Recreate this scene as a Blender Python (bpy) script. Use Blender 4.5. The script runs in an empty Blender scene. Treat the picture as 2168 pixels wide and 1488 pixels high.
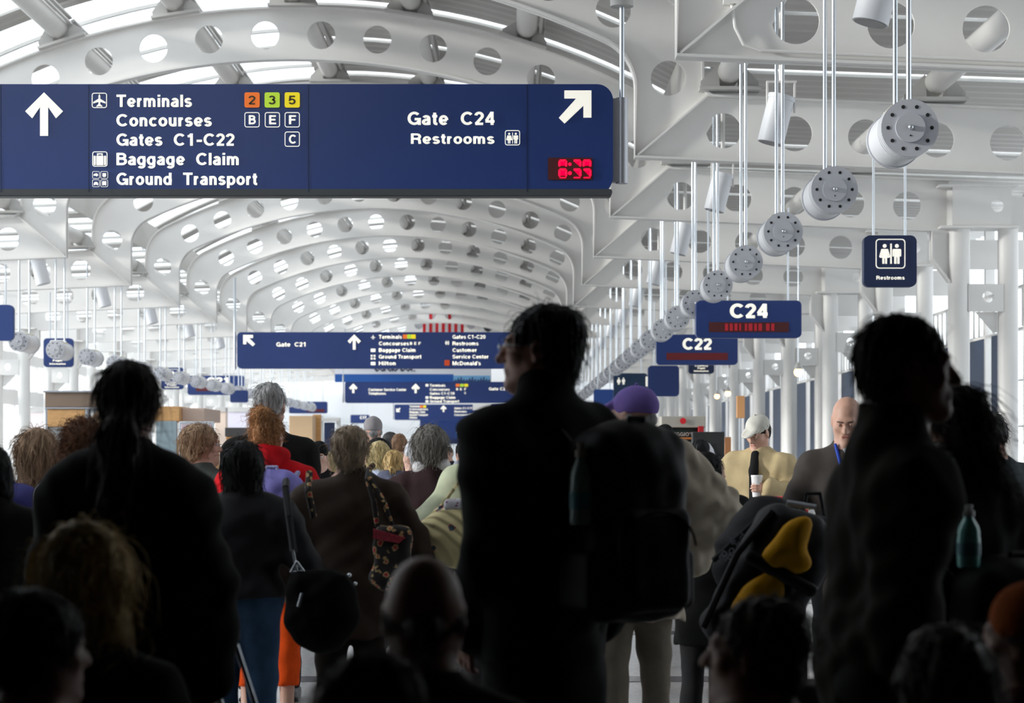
import bpy, bmesh, math, random
import numpy as np
from mathutils import Vector, Matrix
random.seed(7); RNG = np.random.RandomState(11)
sc = bpy.context.scene
COL = bpy.data.collections.new('concourse'); sc.collection.children.link(COL)
PI = math.pi
F, CX, CY, CZ = 4500.0, 1086.0, 958.0, 1.4       # focal length in pixels, vanishing point of the hall, eye height
def wx(px, Y): return (px - CX) * Y / F
def wz(py, Y): return CZ + (CY - py) * Y / F

# ------------------------------------------------------------------ materials
MATS = {}
def mat(name, col, rough=0.6, metal=0.0, emit=None, es=0.0, noise=0.0, nscale=8.0, bump=0.0, stretch=None, spec=0.5, alpha=None):
    if name in MATS: return MATS[name]
    m = bpy.data.materials.new(name); m.use_nodes = True
    nt = m.node_tree; b = nt.nodes['Principled BSDF']
    b.inputs['Base Color'].default_value = (*col, 1); b.inputs['Roughness'].default_value = rough
    b.inputs['Metallic'].default_value = metal; b.inputs['Specular IOR Level'].default_value = spec
    if emit: b.inputs['Emission Color'].default_value = (*emit, 1); b.inputs['Emission Strength'].default_value = es
    if noise or bump:
        tc = nt.nodes.new('ShaderNodeTexCoord'); mp = nt.nodes.new('ShaderNodeMapping'); nz = nt.nodes.new('ShaderNodeTexNoise')
        nz.inputs['Scale'].default_value = nscale; nz.inputs['Detail'].default_value = 5
        if stretch: mp.inputs['Scale'].default_value = stretch
        nt.links.new(tc.outputs['Object'], mp.inputs[0]); nt.links.new(mp.outputs[0], nz.inputs['Vector'])
        if noise:
            r = nt.nodes.new('ShaderNodeValToRGB'); r.color_ramp.elements[0].position = .3; r.color_ramp.elements[1].position = .7
            r.color_ramp.elements[0].color = (*[c * (1 - noise) for c in col], 1)
            r.color_ramp.elements[1].color = (*[min(1, c * (1 + noise)) for c in col], 1)
            nt.links.new(nz.outputs['Fac'], r.inputs[0]); nt.links.new(r.outputs[0], b.inputs['Base Color'])
        if bump:
            bp = nt.nodes.new('ShaderNodeBump'); bp.inputs['Strength'].default_value = bump; bp.inputs['Distance'].default_value = .02
            nt.links.new(nz.outputs['Fac'], bp.inputs['Height']); nt.links.new(bp.outputs[0], b.inputs['Normal'])
    MATS[name] = m; return m
def s2l(*c): return tuple(((v / 255) / 12.92 if v <= 10 else ((v / 255 + .055) / 1.055) ** 2.4) for v in c)
WHITE = mat('white_steel_paint', (.77, .755, .73), .45, noise=.03, nscale=1.5)
PLATE = mat('grey_steel_paint', (.5, .49, .47), .5)
DARKST = mat('dark_bolted_steel', (.13, .125, .11), .6)
CORR = mat('corrugated_roof_metal', (.5, .485, .46), .45, .2)
ALU = mat('aluminium', (.62, .66, .70), .28, .85)
LAMP = mat('lamp_housing_paint', (.66, .67, .70), .38)
LAMPF = mat('lamp_face_paint', (.52, .53, .57), .4)
BLACK = mat('black_hole', (.01, .01, .012), .7)
BLUE = mat('sign_blue', s2l(33, 58, 118), .35, noise=.05, nscale=.7)
NAVY = mat('sign_navy', s2l(26, 42, 80), .4)
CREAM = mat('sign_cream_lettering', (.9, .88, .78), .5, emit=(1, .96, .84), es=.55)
SILVER = mat('sign_edge_metal', (.4, .41, .44), .35, .6)
LEDR = mat('led_red', (.5, .0, .02), .5, emit=(1, .0, .04), es=1.6)
LEDM = mat('led_dim_red', (.07, .006, .008), .5, emit=(.5, .01, .02), es=.08)
LEDT = mat('led_text_red', (.2, .01, .02), .5, emit=(.6, .01, .02), es=.3)
LEDB = mat('led_background', (.045, .006, .008), .5, emit=(.3, .01, .01), es=.05)
FLOORM = mat('terrazzo', (.5, .5, .5), .18, noise=.12, nscale=30)

def glass_mat():
    m = bpy.data.materials.new('skylight_glass'); m.use_nodes = True; nt = m.node_tree
    nt.nodes.remove(nt.nodes['Principled BSDF'])
    out = nt.nodes['Material Output']; mix = nt.nodes.new('ShaderNodeMixShader'); tr = nt.nodes.new('ShaderNodeBsdfTransparent')
    gl = nt.nodes.new('ShaderNodeBsdfGlossy'); gl.inputs['Roughness'].default_value = .05
    tr.inputs['Color'].default_value = (.96, .98, .99, 1); mix.inputs['Fac'].default_value = .06
    nt.links.new(tr.outputs[0], mix.inputs[1]); nt.links.new(gl.outputs[0], mix.inputs[2]); nt.links.new(mix.outputs[0], out.inputs[0])
    return m
GLASS = glass_mat()

# ------------------------------------------------------------------ object helpers
def tag(o, label=None, cat=None, group=None, kind=None):
    if label: o['label'] = label
    if cat: o['category'] = cat
    if group: o['group'] = group
    if kind: o['kind'] = kind
    return o
def link(name, me, m=None, parent=None, smooth=False):
    if m is not None and not me.materials: me.materials.append(m)
    if smooth: me.polygons.foreach_set('use_smooth', [True] * len(me.polygons))
    o = bpy.data.objects.new(name, me); COL.objects.link(o); o.parent = parent
    return o
def empty(name, loc=(0, 0, 0), rz=0.0):
    o = bpy.data.objects.new(name, None); COL.objects.link(o); o.location = loc; o.rotation_euler = (0, 0, rz); o.empty_display_size = .1
    return o
def copy_tree(o, parent=None):
    c = o.copy(); COL.objects.link(c); c.parent = parent
    for ch in [x for x in list(COL.objects) if x.parent == o]: copy_tree(ch, c)
    return c
class MB:
    def __init__(s): s.b = bmesh.new()
    def box(s, x0, x1, y0, y1, z0, z1, bev=0.0, rot=None, ctr=None):
        r = bmesh.ops.create_cube(s.b, size=1)['verts']
        for v in r: v.co = Vector(((x0 + x1) / 2 + v.co.x * (x1 - x0), (y0 + y1) / 2 + v.co.y * (y1 - y0), (z0 + z1) / 2 + v.co.z * (z1 - z0)))
        if bev:
            es = list({e for v in r for e in v.link_edges})
            bmesh.ops.bevel(s.b, geom=es, offset=bev, segments=2, affect='EDGES', profile=.5)
        if rot is not None: bmesh.ops.rotate(s.b, verts=[v for v in r if v.is_valid], cent=ctr or (0, 0, 0), matrix=rot)
        return s
    def cyl(s, p, q, r, r2=None, n=20, caps=True):
        p, q = Vector(p), Vector(q); d = q - p
        r2 = r if r2 is None else r2
        m = Matrix.Translation((p + q) / 2) @ d.to_track_quat('Z', 'Y').to_matrix().to_4x4()
        bmesh.ops.create_cone(s.b, cap_ends=caps, cap_tris=False, segments=n, radius1=r, radius2=r2, depth=d.length, matrix=m)
        return s
    def tube(s, pts, r, n=8):
        for a, b in zip(pts[:-1], pts[1:]): s.cyl(a, b, r, n=n)
        for a in pts[1:-1]: s.sph(a, r, 8, 6)
        return s
    def sph(s, c, r, u=12, v=8, sc3=(1, 1, 1)):
        g = bmesh.ops.create_uvsphere(s.b, u_segments=u, v_segments=v, radius=r)['verts']
        for x in g: x.co = Vector(c) + Vector((x.co.x * sc3[0], x.co.y * sc3[1], x.co.z * sc3[2]))
        return s
    def prism(s, pts, y0, y1, plane='xz'):
        n = len(pts)
        f = (lambda p, y: (p[0], y, p[1])) if plane == 'xz' else ((lambda p, y: (y, p[0], p[1])) if plane == 'yz' else (lambda p, y: (p[0], p[1], y)))
        a = [s.b.verts.new(f(p, y0)) for p in pts]; c = [s.b.verts.new(f(p, y1)) for p in pts]
        s.b.faces.new(a); s.b.faces.new(c[::-1])
        for i in range(n): s.b.faces.new((a[i], c[i], c[(i + 1) % n], a[(i + 1) % n]))
        return s
    def ribbon(s, pts, w0, w1, t):
        """strip following pts (x,z), spanning y w0..w1, thickness t to the left of the path"""
        n = len(pts); P = [Vector((p[0], 0, p[1])) for p in pts]; ring = []
        for i in range(n):
            d = (P[min(i + 1, n - 1)] - P[max(i - 1, 0)]).normalized(); nn = Vector((-d.z, 0, d.x)) * t
            ring.append([s.b.verts.new(P[i] + Vector((0, w0, 0))), s.b.verts.new(P[i] + Vector((0, w1, 0))),
                         s.b.verts.new(P[i] + nn + Vector((0, w1, 0))), s.b.verts.new(P[i] + nn + Vector((0, w0, 0)))])
        for i in range(n - 1):
            for k in range(4): s.b.faces.new((ring[i][k], ring[i][(k + 1) % 4], ring[i + 1][(k + 1) % 4], ring[i + 1][k]))
        s.b.faces.new(ring[0]); s.b.faces.new(ring[-1][::-1])
        return s
    def mesh(s, name):
        bmesh.ops.recalc_face_normals(s.b, faces=s.b.faces[:])
        me = bpy.data.meshes.new(name); s.b.to_mesh(me); s.b.free(); return me
    def build(s, name, m, parent=None, smooth=False, sharp=35):
        me = s.mesh(name); o = link(name, me, m, parent)
        if smooth:
            me.polygons.foreach_set('use_smooth', [True] * len(me.polygons))
            me.set_sharp_from_angle(angle=math.radians(sharp))
        return o
def curve_mesh(splines, thick, xf):
    """filled 2D outlines with holes (list of point lists), extruded; xf maps (x,y,z)->world tuple"""
    cu = bpy.data.curves.new('outline', 'CURVE'); cu.dimensions = '2D'; cu.fill_mode = 'BOTH'; cu.extrude = thick / 2
    for pts in splines:
        sp = cu.splines.new('POLY'); sp.points.add(len(pts) - 1)
        for i, p in enumerate(pts): sp.points[i].co = (p[0], p[1], 0, 1)
        sp.use_cyclic_u = True
    o = bpy.data.objects.new('outline', cu); COL.objects.link(o)
    dg = bpy.context.evaluated_depsgraph_get(); me = bpy.data.meshes.new_from_object(o.evaluated_get(dg))
    bpy.data.objects.remove(o); bpy.data.curves.remove(cu)
    for v in me.vertices: v.co = xf(v.co)
    me.materials.clear()
    bm = bmesh.new(); bm.from_mesh(me); bmesh.ops.remove_doubles(bm, verts=bm.verts[:], dist=1e-5); bmesh.ops.recalc_face_normals(bm, faces=bm.faces[:]); bm.to_mesh(me); bm.free()
    return me
def circ(cx, cy, r, n=28): return [(cx + r * math.cos(2 * PI * i / n), cy + r * math.sin(2 * PI * i / n)) for i in range(n)]

# ------------------------------------------------------------------ roof frames
XC = -3.44; BAY = 6.75
FY = [BAY * n for n in (1.93, 2.93, 3.93, 4.93, 5.93, 6.93, 7.93, 8.93, 9.93, 10.93, 11.93, 12.93, 13.93, 14.93, 15.93)]
ZCEN = 7.54 - 10.9
def inner_half():
    pts = [(10.9 * math.sin(a), ZCEN + 10.9 * math.cos(a)) for a in np.linspace(0, math.asin(4.578 / 10.9), 22)]
    c = (4.305, 5.942); a0 = math.atan2(6.53 - 5.942, 4.578 - 4.305)
    pts += [(c[0] + .65 * math.cos(a), c[1] + .65 * math.sin(a)) for a in np.linspace(a0, 0, 9)[1:]]
    pts += [(4.955, 5.07), (9.98, 4.86), (9.98, 4.42), (10.26, 4.05)]
    return pts
def outer_half():
    c = (4.89, 6.27); a0 = math.acos(4.89 / 10.8)
    pts = [(11.7 * math.sin(a), ZCEN + 11.7 * math.cos(a)) for a in np.linspace(0, PI / 2 - a0, 22)]
    pts += [(c[0] + .9 * math.cos(a), c[1] + .9 * math.sin(a)) for a in np.linspace(a0, 0, 10)[1:]]
    pts += [(5.79, 5.98), (5.83, 5.88), (5.93, 5.825), (10.26, 5.64)]
    return pts
IN, OUT = inner_half(), outer_half()
HOLES = []
for k in range(6):
    a = (.44 + .88 * k) / 11.3; HOLES.append((11.3 * math.sin(a), ZCEN + 11.3 * math.cos(a)))
HOLES += [(5.38, 6.07)] + [(6.07 + .885 * i, 5.415 - .038 * i) for i in range(5)]
def full(h): return [(XC - u, z) for u, z in reversed(h)] + [(XC + u, z) for u, z in h[1:]]
outline = full(OUT) + list(reversed(full(IN)))
hs = [circ(XC + s * u, z, .22) for u, z in HOLES for s in (1, -1)]
web_me = curve_mesh([outline] + hs, .03, lambda c: Vector((c.x, c.z, c.y)))
inpath, outpath = full(IN), full(OUT)
infl = MB().ribbon(inpath, -.11, .11, .028).mesh('inner_flange')
outfl = MB().ribbon(outpath, -.11, .11, .028).mesh('outer_flange')
def stiff(s):
    b = MB()
    for (p, q) in (((4.99, 5.1), (5.86, 5.84)),):
        d = Vector((q[0] - p[0], 0, q[1] - p[1])).normalized(); n = Vector((-d.z, 0, d.x)) * .012
        pts = [(XC + s * (p[0] + n.x), p[1] + n.z), (XC + s * (q[0] + n.x), q[1] + n.z), (XC + s * (q[0] - n.x), q[1] - n.z), (XC + s * (p[0] - n.x), p[1] - n.z)]
        b.prism(pts, -.1, .1)
    return b.mesh('knee_stiffener')
stR, stL = stiff(1), stiff(-1)
ORD = 'nearest second third fourth fifth sixth seventh eighth ninth tenth eleventh twelfth thirteenth fourteenth fifteenth sixteenth seventeenth eighteenth nineteenth twentieth twenty-first twenty-second twenty-third twenty-fourth twenty-fifth twenty-sixth twenty-seventh twenty-eighth'.split()
for i, y in enumerate(FY[1:]):
    r = empty('roof_arch', (0, y, 0))
    tag(r, 'white arched steel roof frame pierced with round holes, %s along the hall' % ORD[i].replace('nearest', 'first'), 'roof arch', 'arched steel roof frames')
    link('web_plate', web_me, WHITE, r); link('inner_flange', infl, WHITE, r); link('outer_flange', outfl, WHITE, r)
    link('knee_stiffener', stR, WHITE, r); link('knee_stiffener', stL, WHITE, r)
# conduit on the nearest frame
tag(MB().tube([(1.42 + .26 * 0, 19.72, 6.1), (2.02, 19.72, 5.62), (2.06, 19.7, 5.34), (2.14, 19.7, 5.18), (2.3, 19.7, 5.125), (6.3, 19.7, 4.96)], .016).box(1.95, 2.1, 19.68, 19.76, 5.56, 5.64)
    .build('electrical_conduit', WHITE, None, True), 'thin white conduit clipped along the first roof frame, bending at its knee', 'conduit')

# ------------------------------------------------------------------ columns
def make_column(s):
    r = empty('steel_column'); X = lambda u: (XC + u if s > 0 else XC - u)
    lo, hi = 10.42, 11.19
    for u, rad in ((lo, .17), (hi, .16)):
        MB().cyl((X(u), 0, 0), (X(u), 0, 4.92), rad, n=32).build('shaft', WHITE, r, True)
    x0, x1 = sorted((X(10.28), X(11.2)))
    me = curve_mesh([[(x0, 4.93), (x1, 4.93), (x1, 5.53), (x0, 5.53)], circ(X(10.98), 5.24, .1)], .03, lambda c: Vector((c.x, c.z - .19, c.y)))
    link('capital_face', me, WHITE, r)
    MB().box(x0, x1, -.13, .2, 4.93, 5.53).build('capital_core', PLATE, r) if False else None
    MB().cyl((X(lo), 0, 4.9), (X(lo), 0, 5.53), .19, n=32).build('capital_drum', WHITE, r, True)
    xa, xb = sorted((X(10.06), X(11.3)))
    b = MB(); b.box(xa, xb, -.26, .26, 5.53, 5.57, .008); b.box(xa + .03, xb, -.26, .26, 4.89, 4.93, .008); b.build('capital_plate', WHITE, r)
    xa, xb = sorted((X(lo + .12), X(hi - .1)))
    me = curve_mesh([[(xa, 3.6), (xb, 3.6), (xb, 4.03), (xa, 4.03)], circ((xa + xb) / 2 + (.04 if s > 0 else -.04), 3.83, .09)], .04, lambda c: Vector((c.x, c.z - .12, c.y)))
    link('tie_plate', me, WHITE, r)
    t = [(X(10.68), 3.6), (X(11.02), 3.6), (X(11.02), 3.28), (X(10.96), 3.28)]
    MB().prism(t, -.02, .02).build('gusset', WHITE, r)
    MB().cyl((X(lo), 0, 0), (X(lo), 0, .12), .24, n=24).cyl((X(hi), 0, 0), (X(hi), 0, .12), .22, n=24).build('base_collar', WHITE, r, True)
    MB().box(*sorted((X(11.2), X(13.3))), -.06, .06, 4.85, 5.4).build('wall_bracket', WHITE, r)
    return r
cR, cL = make_column(1), make_column(-1); first = {1: True, -1: True}
for i, y in enumerate(FY[1:]):
    for s, proto, side in ((1, cR, 'right'), (-1, cL, 'left')):
        c = proto if first[s] else copy_tree(proto); first[s] = False; c.location = (0, y, 0)
        tag(c, 'round white twin-shaft steel column carrying the %s end of the %s roof arch' % (side, ORD[i].replace('nearest', 'first')), 'column', 'twin steel columns along the %s side' % side)

# ------------------------------------------------------------------ roof tubes (purlins)
def tubepos():
    out = []
    for k in (-2, -1, 0, 1, 2):
        a = 1.86 * k / 11.95; out.append((XC + 11.95 * math.sin(a), ZCEN + 11.95 * math.cos(a), a, .165))
    for u, z in ((6.13, 6.13), (8.7, 6.0)):
        for s in (1, -1): out.append((XC + s * u, z, 0, .15))
    return out
TP = tubepos()
tube_names = {}
tm = []
for (x, z, a, rad) in TP:
    L = BAY - .3
    b = MB().cyl((0, .15, 0), (0, L + .15, 0), rad, n=24); tube_me = b.mesh('pipe')
    R = Matrix.Rotation(a, 3, 'Y'); br = []
    for yy in (.12, BAY - .12):
        b = MB()
        for sx in (-1, 1): b.prism([(sx * .12, -.2), (sx * .36, -.2), (sx * .36, -.12), (sx * .14, .1)], yy - .015, yy + .015)
        b.box(-.38, .38, yy - .11, yy + .11, -.235, -.195)
        bmesh.ops.rotate(b.b, verts=b.b.verts[:], cent=(0, 0, 0), matrix=R)
        br.append(b.mesh('bracket'))
    b = MB().box(.2, .26, .1, BAY - .1, .08, .12).box(.2, .24, .1, BAY - .1, -.02, .02)
    bmesh.ops.rotate(b.b, verts=b.b.verts[:], cent=(0, 0, 0), matrix=R)
    tm.append((x, z, tube_me, br, b.mesh('cable_tray')))
PN = ['left outer slope', 'left slope', 'crest', 'right slope', 'right outer slope', 'right aisle inner edge', 'left aisle inner edge', 'right aisle', 'left aisle']
for j, (x, z, me, br, tr) in enumerate(tm):
    for i, y in enumerate(FY[:-1]):
        if i > 10 and j > 6: continue
        r = empty('roof_tube', (x, y, z))
        tag(r, 'thick white roof tube on the %s, spanning bay %d of the vault' % (PN[j], i + 1), 'roof tube', 'roof tubes between the arches')
        link('pipe', me, WHITE, r, smooth=(i == 0)); [link('bracket', q, PLATE, r) for q in br]
        if j < 5: link('cable_tray', tr, PLATE, r)

# ------------------------------------------------------------------ roof skin
Y0, Y1 = 7.2, 150.0
def vault(s): a = s / 12.35; return (XC + 12.35 * math.sin(a), ZCEN + 12.35 * math.cos(a))
def sheet(b, path, y0, y1, th=.05, corr=0.0, pitch=.22):
    """roof sheet following path (x,z); ribs run along the path, so the section zigzags along y"""
    ys = [y0 + (y1 - y0) * i / max(1, int((y1 - y0) / (pitch / 2))) for i in range(max(1, int((y1 - y0) / (pitch / 2))) + 1)] if corr else [y0, y1]
    top, bot = [], []
    n = len(path)
    for j, y in enumerate(ys):
        o = corr if j % 4 in (1, 2) else 0
        rowb, rowt = [], []
        for i in range(n):
            p = path[i]; q0 = path[max(i - 1, 0)]; q1 = path[min(i + 1, n - 1)]
            d = Vector((q1[0] - q0[0], q1[1] - q0[1])).normalized(); nx, nz = -d.y, d.x
            if nz < 0: nx, nz = -nx, -nz
            rowb.append(b.b.verts.new((p[0] + nx * o, y, p[1] + nz * o))); rowt.append(b.b.verts.new((p[0] + nx * (o + th), y, p[1] + nz * (o + th))))
        bot.append(rowb); top.append(rowt)
    for j in range(len(ys) - 1):
        for i in range(n - 1):
            b.b.faces.new((bot[j][i], bot[j][i + 1], bot[j + 1][i + 1], bot[j + 1][i])); b.b.faces.new((top[j][i], top[j + 1][i], top[j + 1][i + 1], top[j][i + 1]))
        for i in (0, n - 1): b.b.faces.new((bot[j][i], bot[j + 1][i], top[j + 1][i], top[j][i]))
    for j in (0, len(ys) - 1):
        for i in range(n - 1): b.b.faces.new((bot[j][i], top[j][i], top[j][i + 1], bot[j][i + 1]))
metal, glz, bars = MB(), MB(), MB()
SM = 7.15
pl = [vault(-SM + (SM - .5) * i / 14) for i in range(15)]; pr = [vault(-.5 + (SM + .5) * i / 16) for i in range(17)]
al = [(XC - 14.2, 6.33), (XC - 5.95, 6.62)]; ar = [(XC + 5.95, 6.62), (XC + 14.2, 6.33)]
for i, y in enumerate([FY[0] - BAY] + FY + [FY[-1] + BAY * k for k in range(1, 6)]):
    for path, opens in ((pl, ((.4, 3.1), (3.6, 6.35))), (al, ((.5, 3.1), (3.7, 6.3))), (pr, ((2.45, 2.75), (5.6, 5.85))), (ar, ((2.35, 2.6), (5.25, 5.45)))):
        c = 0.0
        for (u, v) in opens + ((BAY, BAY),):
            ya, yb = max(y + c, 7.2), min(y + u, 150)
            if yb > ya: sheet(metal, path, ya, yb, .04, .035)
            if v > u and y + u > 7.2 and y + v < 150:
                sheet(glz, path, y + u, y + v, .012)
                for q in ((u + v) / 2,) if v - u > 1 else (): sheet(bars, path, y + q - .03, y + q + .03, .06)
            c = v
    for px in (pl[3], pl[7], pl[11], pr[2]):
        pass
# step faces between vault foot and aisle roof
for s in (1, -1):
    x = XC + s * 5.95
    metal.box(x - .03, x + .03, Y0, Y1, 6.6, 7.3)
tag(metal.build('ceiling_panels', CORR), kind='structure')
tag(bars.build('ceiling_glazing_bars', PLATE), kind='structure')
tag(glz.build('window_1', GLASS), kind='structure')

# ------------------------------------------------------------------ shell
XWR, XWL = 9.9, -16.8
def wall(name, b, m): return tag(b.build(name, m), kind='structure')
wall('floor', MB().box(-18, 11, 7.2, 150, -.1, 0), FLOORM)
wall('floor_light_block', MB().box(-18, 11, -5, 7.2, -.1, 0), mat('dark_unseen_floor', (.05, .05, .05), .95))  # unseen dark floor, added to keep bounce light off the foreground
DARKW = mat('light_block_dark', (.10, .095, .085), .9)  # dark box around the camera, added unseen to block light on the foreground
wall('ceiling_light_block', MB().box(-6, 6, -5, 7.2, 3.45, 3.6), DARKW)  # unseen light blocker over the foreground people
wall('wall_light_block_back', MB().box(-6, 6, -5.1, -5, 0, 3.6), DARKW)
wall('wall_light_block_left', MB().box(-6.1, -6, -5, 7.2, 0, 3.6), DARKW)
wall('wall_light_block_right', MB().box(6, 6.1, -5, 7.2, 0, 3.6), DARKW)
b = MB(); b.box(-17, -6, 7.0, 7.2, 0, 3.45); b.box(6, 10.2, 7.0, 7.2, 0, 9.6); b.box(-17, 6, 7.0, 7.2, 3.45, 3.7); b.box(-2, 6, 7.0, 7.2, 3.7, 9.6)
wall('wall_light_block_front', b, mat('light_block_front_grey', (.25, .24, .23), .8))  # added out of view; blocks sky and sun, kept dark against bounce
fm = bpy.data.materials.new('added_diffuser_sheet'); fm.use_nodes = True; fn_ = fm.node_tree; fn_.nodes.remove(fn_.nodes['Principled BSDF']); tl = fn_.nodes.new('ShaderNodeBsdfTranslucent'); tl.inputs[0].default_value = (.9, .92, .95, 1); fn_.links.new(tl.outputs[0], fn_.nodes['Material Output'].inputs[0])
wall('wall_light_diffuser', MB().box(-17, -2, 7.08, 7.1, 3.7, 9.6), fm)  # unseen diffusing sheet, added to brighten the camera side of the left arches
b = MB()
for i in range(11): b.box(-17 + i * 1.5 - .04, -17 + i * 1.5 + .04, 7.0, 7.2, 3.7, 9.6)
for zz in (5.6, 7.5): b.box(-17, -2, 7.0, 7.2, zz, zz + .08)
wall('wall_light_diffuser_bars', b, WHITE)  # bars across the added diffusing sheet
# stripes in the floor
b = MB()
for i in range(20): b.box(-15.5, 8.5, 9.6 + i * 3.375, 9.9 + i * 3.375, .001, .004)
tag(b.build('floor_stripe', mat('dark_terrazzo_stripe', (.12, .12, .13), .2)), kind='structure')
# right wall: navy panels below, bright clerestory above
NAVP = mat('navy_wall_panel', s2l(38, 58, 86), .5)
GREYP = mat('grey_wall_panel', s2l(150, 160, 175), .5)
b = MB(); c = MB(); g = MB(); h = MB()
y = 7.2; k = 0
while y < 150:
    if y > 44:
        b.box(XWR, XWR + .12, y + .12, y + 2.9, 0, 3.86)
    else:
        b.box(XWR - .1, XWR + .05, y + 1.7, y + 2.6, 0, 3.78)
        g.box(XWR + .05, XWR + .07, y, y + 3.375, 0, 3.78)
    c.box(XWR - .06, XWR + .14, y - .06, y + .06, 0, 6.4)
    for q in range(6): h.box(XWR - .02, XWR + .02, y + .06 + .5 * q + .24, y + .1 + .5 * q + .24, 3.86, 4.6)
    y += 3.375; k += 1
for zz in (1.0, 1.9, 2.8, 3.78, 4.6): c.box(XWR - .04, XWR + .06, 7.2, 150, zz, zz + .06) if zz > 3 else h.box(XWR - .02, XWR + .05, 7.2, 44, zz, zz + .03)
g.box(XWR + .05, XWR + .07, 7.2, 150, 3.8, 6.3)
wall('wall_right_panel', b, NAVP); wall('wall_right_mullion', c, WHITE); wall('window_2_bars', h, PLATE); wall('window_2', g, GLASS)
# left wall: tall glazing with white mullions
c = MB(); g = MB()
y = 7.2
while y < 150:
    c.box(XWL - .1, XWL + .1, y - .05, y + .05, 0, 6.4)
    y += 1.6875
for zz in (0, 3.0, 4.4): c.box(XWL - .05, XWL + .12, 7.2, 150, zz, zz + (.35 if zz != 3 else .5))
g.box(XWL - .02, XWL, 7.2, 150, 0, 6.3)
wall('wall_left_mullion', c, WHITE); wall('window_3', g, GLASS)
# far end: grey gable with bright glazing
b = MB(); b.box(-17, 10.2, 150, 150.2, 0, 9.5); wall('wall_far', b, mat('far_wall_paint', (.7, .72, .74), .7))
# ------------------------------------------------------------------ pendant lamps
def make_lamp():
    r = empty('pendant_lamp')                       # origin: centre of the front disc
    b = MB().cyl((0, .02, 0), (0, .6, 0), .185, n=48)
    for q in (.05, .10, .15): b.cyl((0, q, 0), (0, q + .03, 0), .194, n=48)
    b.build('housing', LAMP, r, True)
    MB().cyl((0, 0, 0), (0, .03, 0), .195, n=48).cyl((0, -.022, 0), (0, .01, 0), .1, n=40).build('end_plate', LAMPF, r, True)
    MB().cyl((0, .58, 0), (0, .62, 0), .195, n=48).build('rear_plate', LAMPF, r, True)
    b = MB()
    for i in range(10):
        a = PI / 10 + i * PI / 5 + PI / 2; b.cyl((.148 * math.cos(a), -.003, .148 * math.sin(a)), (.148 * math.cos(a), .01, .148 * math.sin(a)), .013, n=12)
    b.cyl((0, -.025, -.055), (0, -.01, -.055), .006, n=8)
    b.build('vent_hole', BLACK, r)['kind'] = 'stuff'
    MB().sph((0, -.03, 0), .02, 14, 10).build('knob', ALU, r, True)
    b = MB()
    for i in range(5): b.box(-.09, .09, .22 + i * .07, .27 + i * .07, .165, .192, .008)
    b.build('top_vent_fins', mat('warm_glow_metal', (.9, .85, .6), .12, .9), r, True)  # vent fins; the lamp's warm glow is put into their yellow metal colour
    for y in (.05, .56): MB().cyl((0, y, .12), (0, y, 2.53), .018, n=14).build('rod', ALU, r, True)
    MB().box(-.06, .06, 0, .62, 2.5, 2.58).build('ceiling_bracket', PLATE, r)
    return r
lp = make_lamp(); k0 = True
GR = 'cylindrical pendant lamps on the right'; GL = 'cylindrical pendant lamps on the left'
for i in range(26):
    c = lp if k0 else copy_tree(lp); k0 = False; c.location = (2.69, 14.4 + 3.375 * i, 3.6)
    tag(c, 'grey drum pendant lamp on rods, %s in the right aisle row' % ORD[i].replace('nearest', 'first and largest'), 'pendant lamp', GR)
for i in range(19):
    c = copy_tree(lp); c.location = (-9.8, 42.1 + 3.375 * i, 3.6); c.scale.y = 1.75
    tag(c, 'drum pendant lamp with shiny top, %s in the left aisle row' % ORD[i].replace('nearest', 'first'), 'pendant lamp', GL)
# tilted can downlights under the aisle roof
def make_can():
    r = empty('spotlight')
    a = Matrix.Rotation(math.radians(14), 3, 'Y')
    b = MB().cyl((0, 0, -.52), (0, 0, 0), .15, n=40); bmesh.ops.rotate(b.b, verts=b.b.verts[:], cent=(0, 0, 0), matrix=a)
    b.build('barrel', LAMP, r, True)
    b = MB().cyl((0, 0, -.525), (0, 0, -.515), .135, n=32); bmesh.ops.rotate(b.b, verts=b.b.verts[:], cent=(0, 0, 0), matrix=a)
    b.build('lens', mat('spotlight_lens', (.2, .2, .2), .2), r)
    b = MB().cyl((0, 0, -.02), (0, 0, .03), .16, n=40); bmesh.ops.rotate(b.b, verts=b.b.verts[:], cent=(0, 0, 0), matrix=a)
    b.build('cap', LAMP, r, True)
    MB().box(-.17, -.15, -.03, .03, -.2, .2).box(-.17, .17, -.03, .03, .18, .2).box(.14, .16, -.03, .03, -.16, .2).cyl((0, 0, .19), (0, 0, 1.0), .03, n=12).build('yoke', WHITE, r)
    return r
can = make_can(); k0 = True
for s, side in ((1, 'right'), (-1, 'left')):
    for i in range(11):
        if s < 0 and i < 4: continue
        c = can if k0 else copy_tree(can); k0 = False
        c.location = (3.05 if s > 0 else -9.93, 17.4 + 6.75 * i, 5.42); c.rotation_euler.z = 0 if s > 0 else PI
        tag(c, 'white tilted can spotlight, %s along the %s aisle roof' % (ORD[i].replace('nearest', 'first'), side), 'spotlight', 'can spotlights under the aisle roofs')

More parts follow.
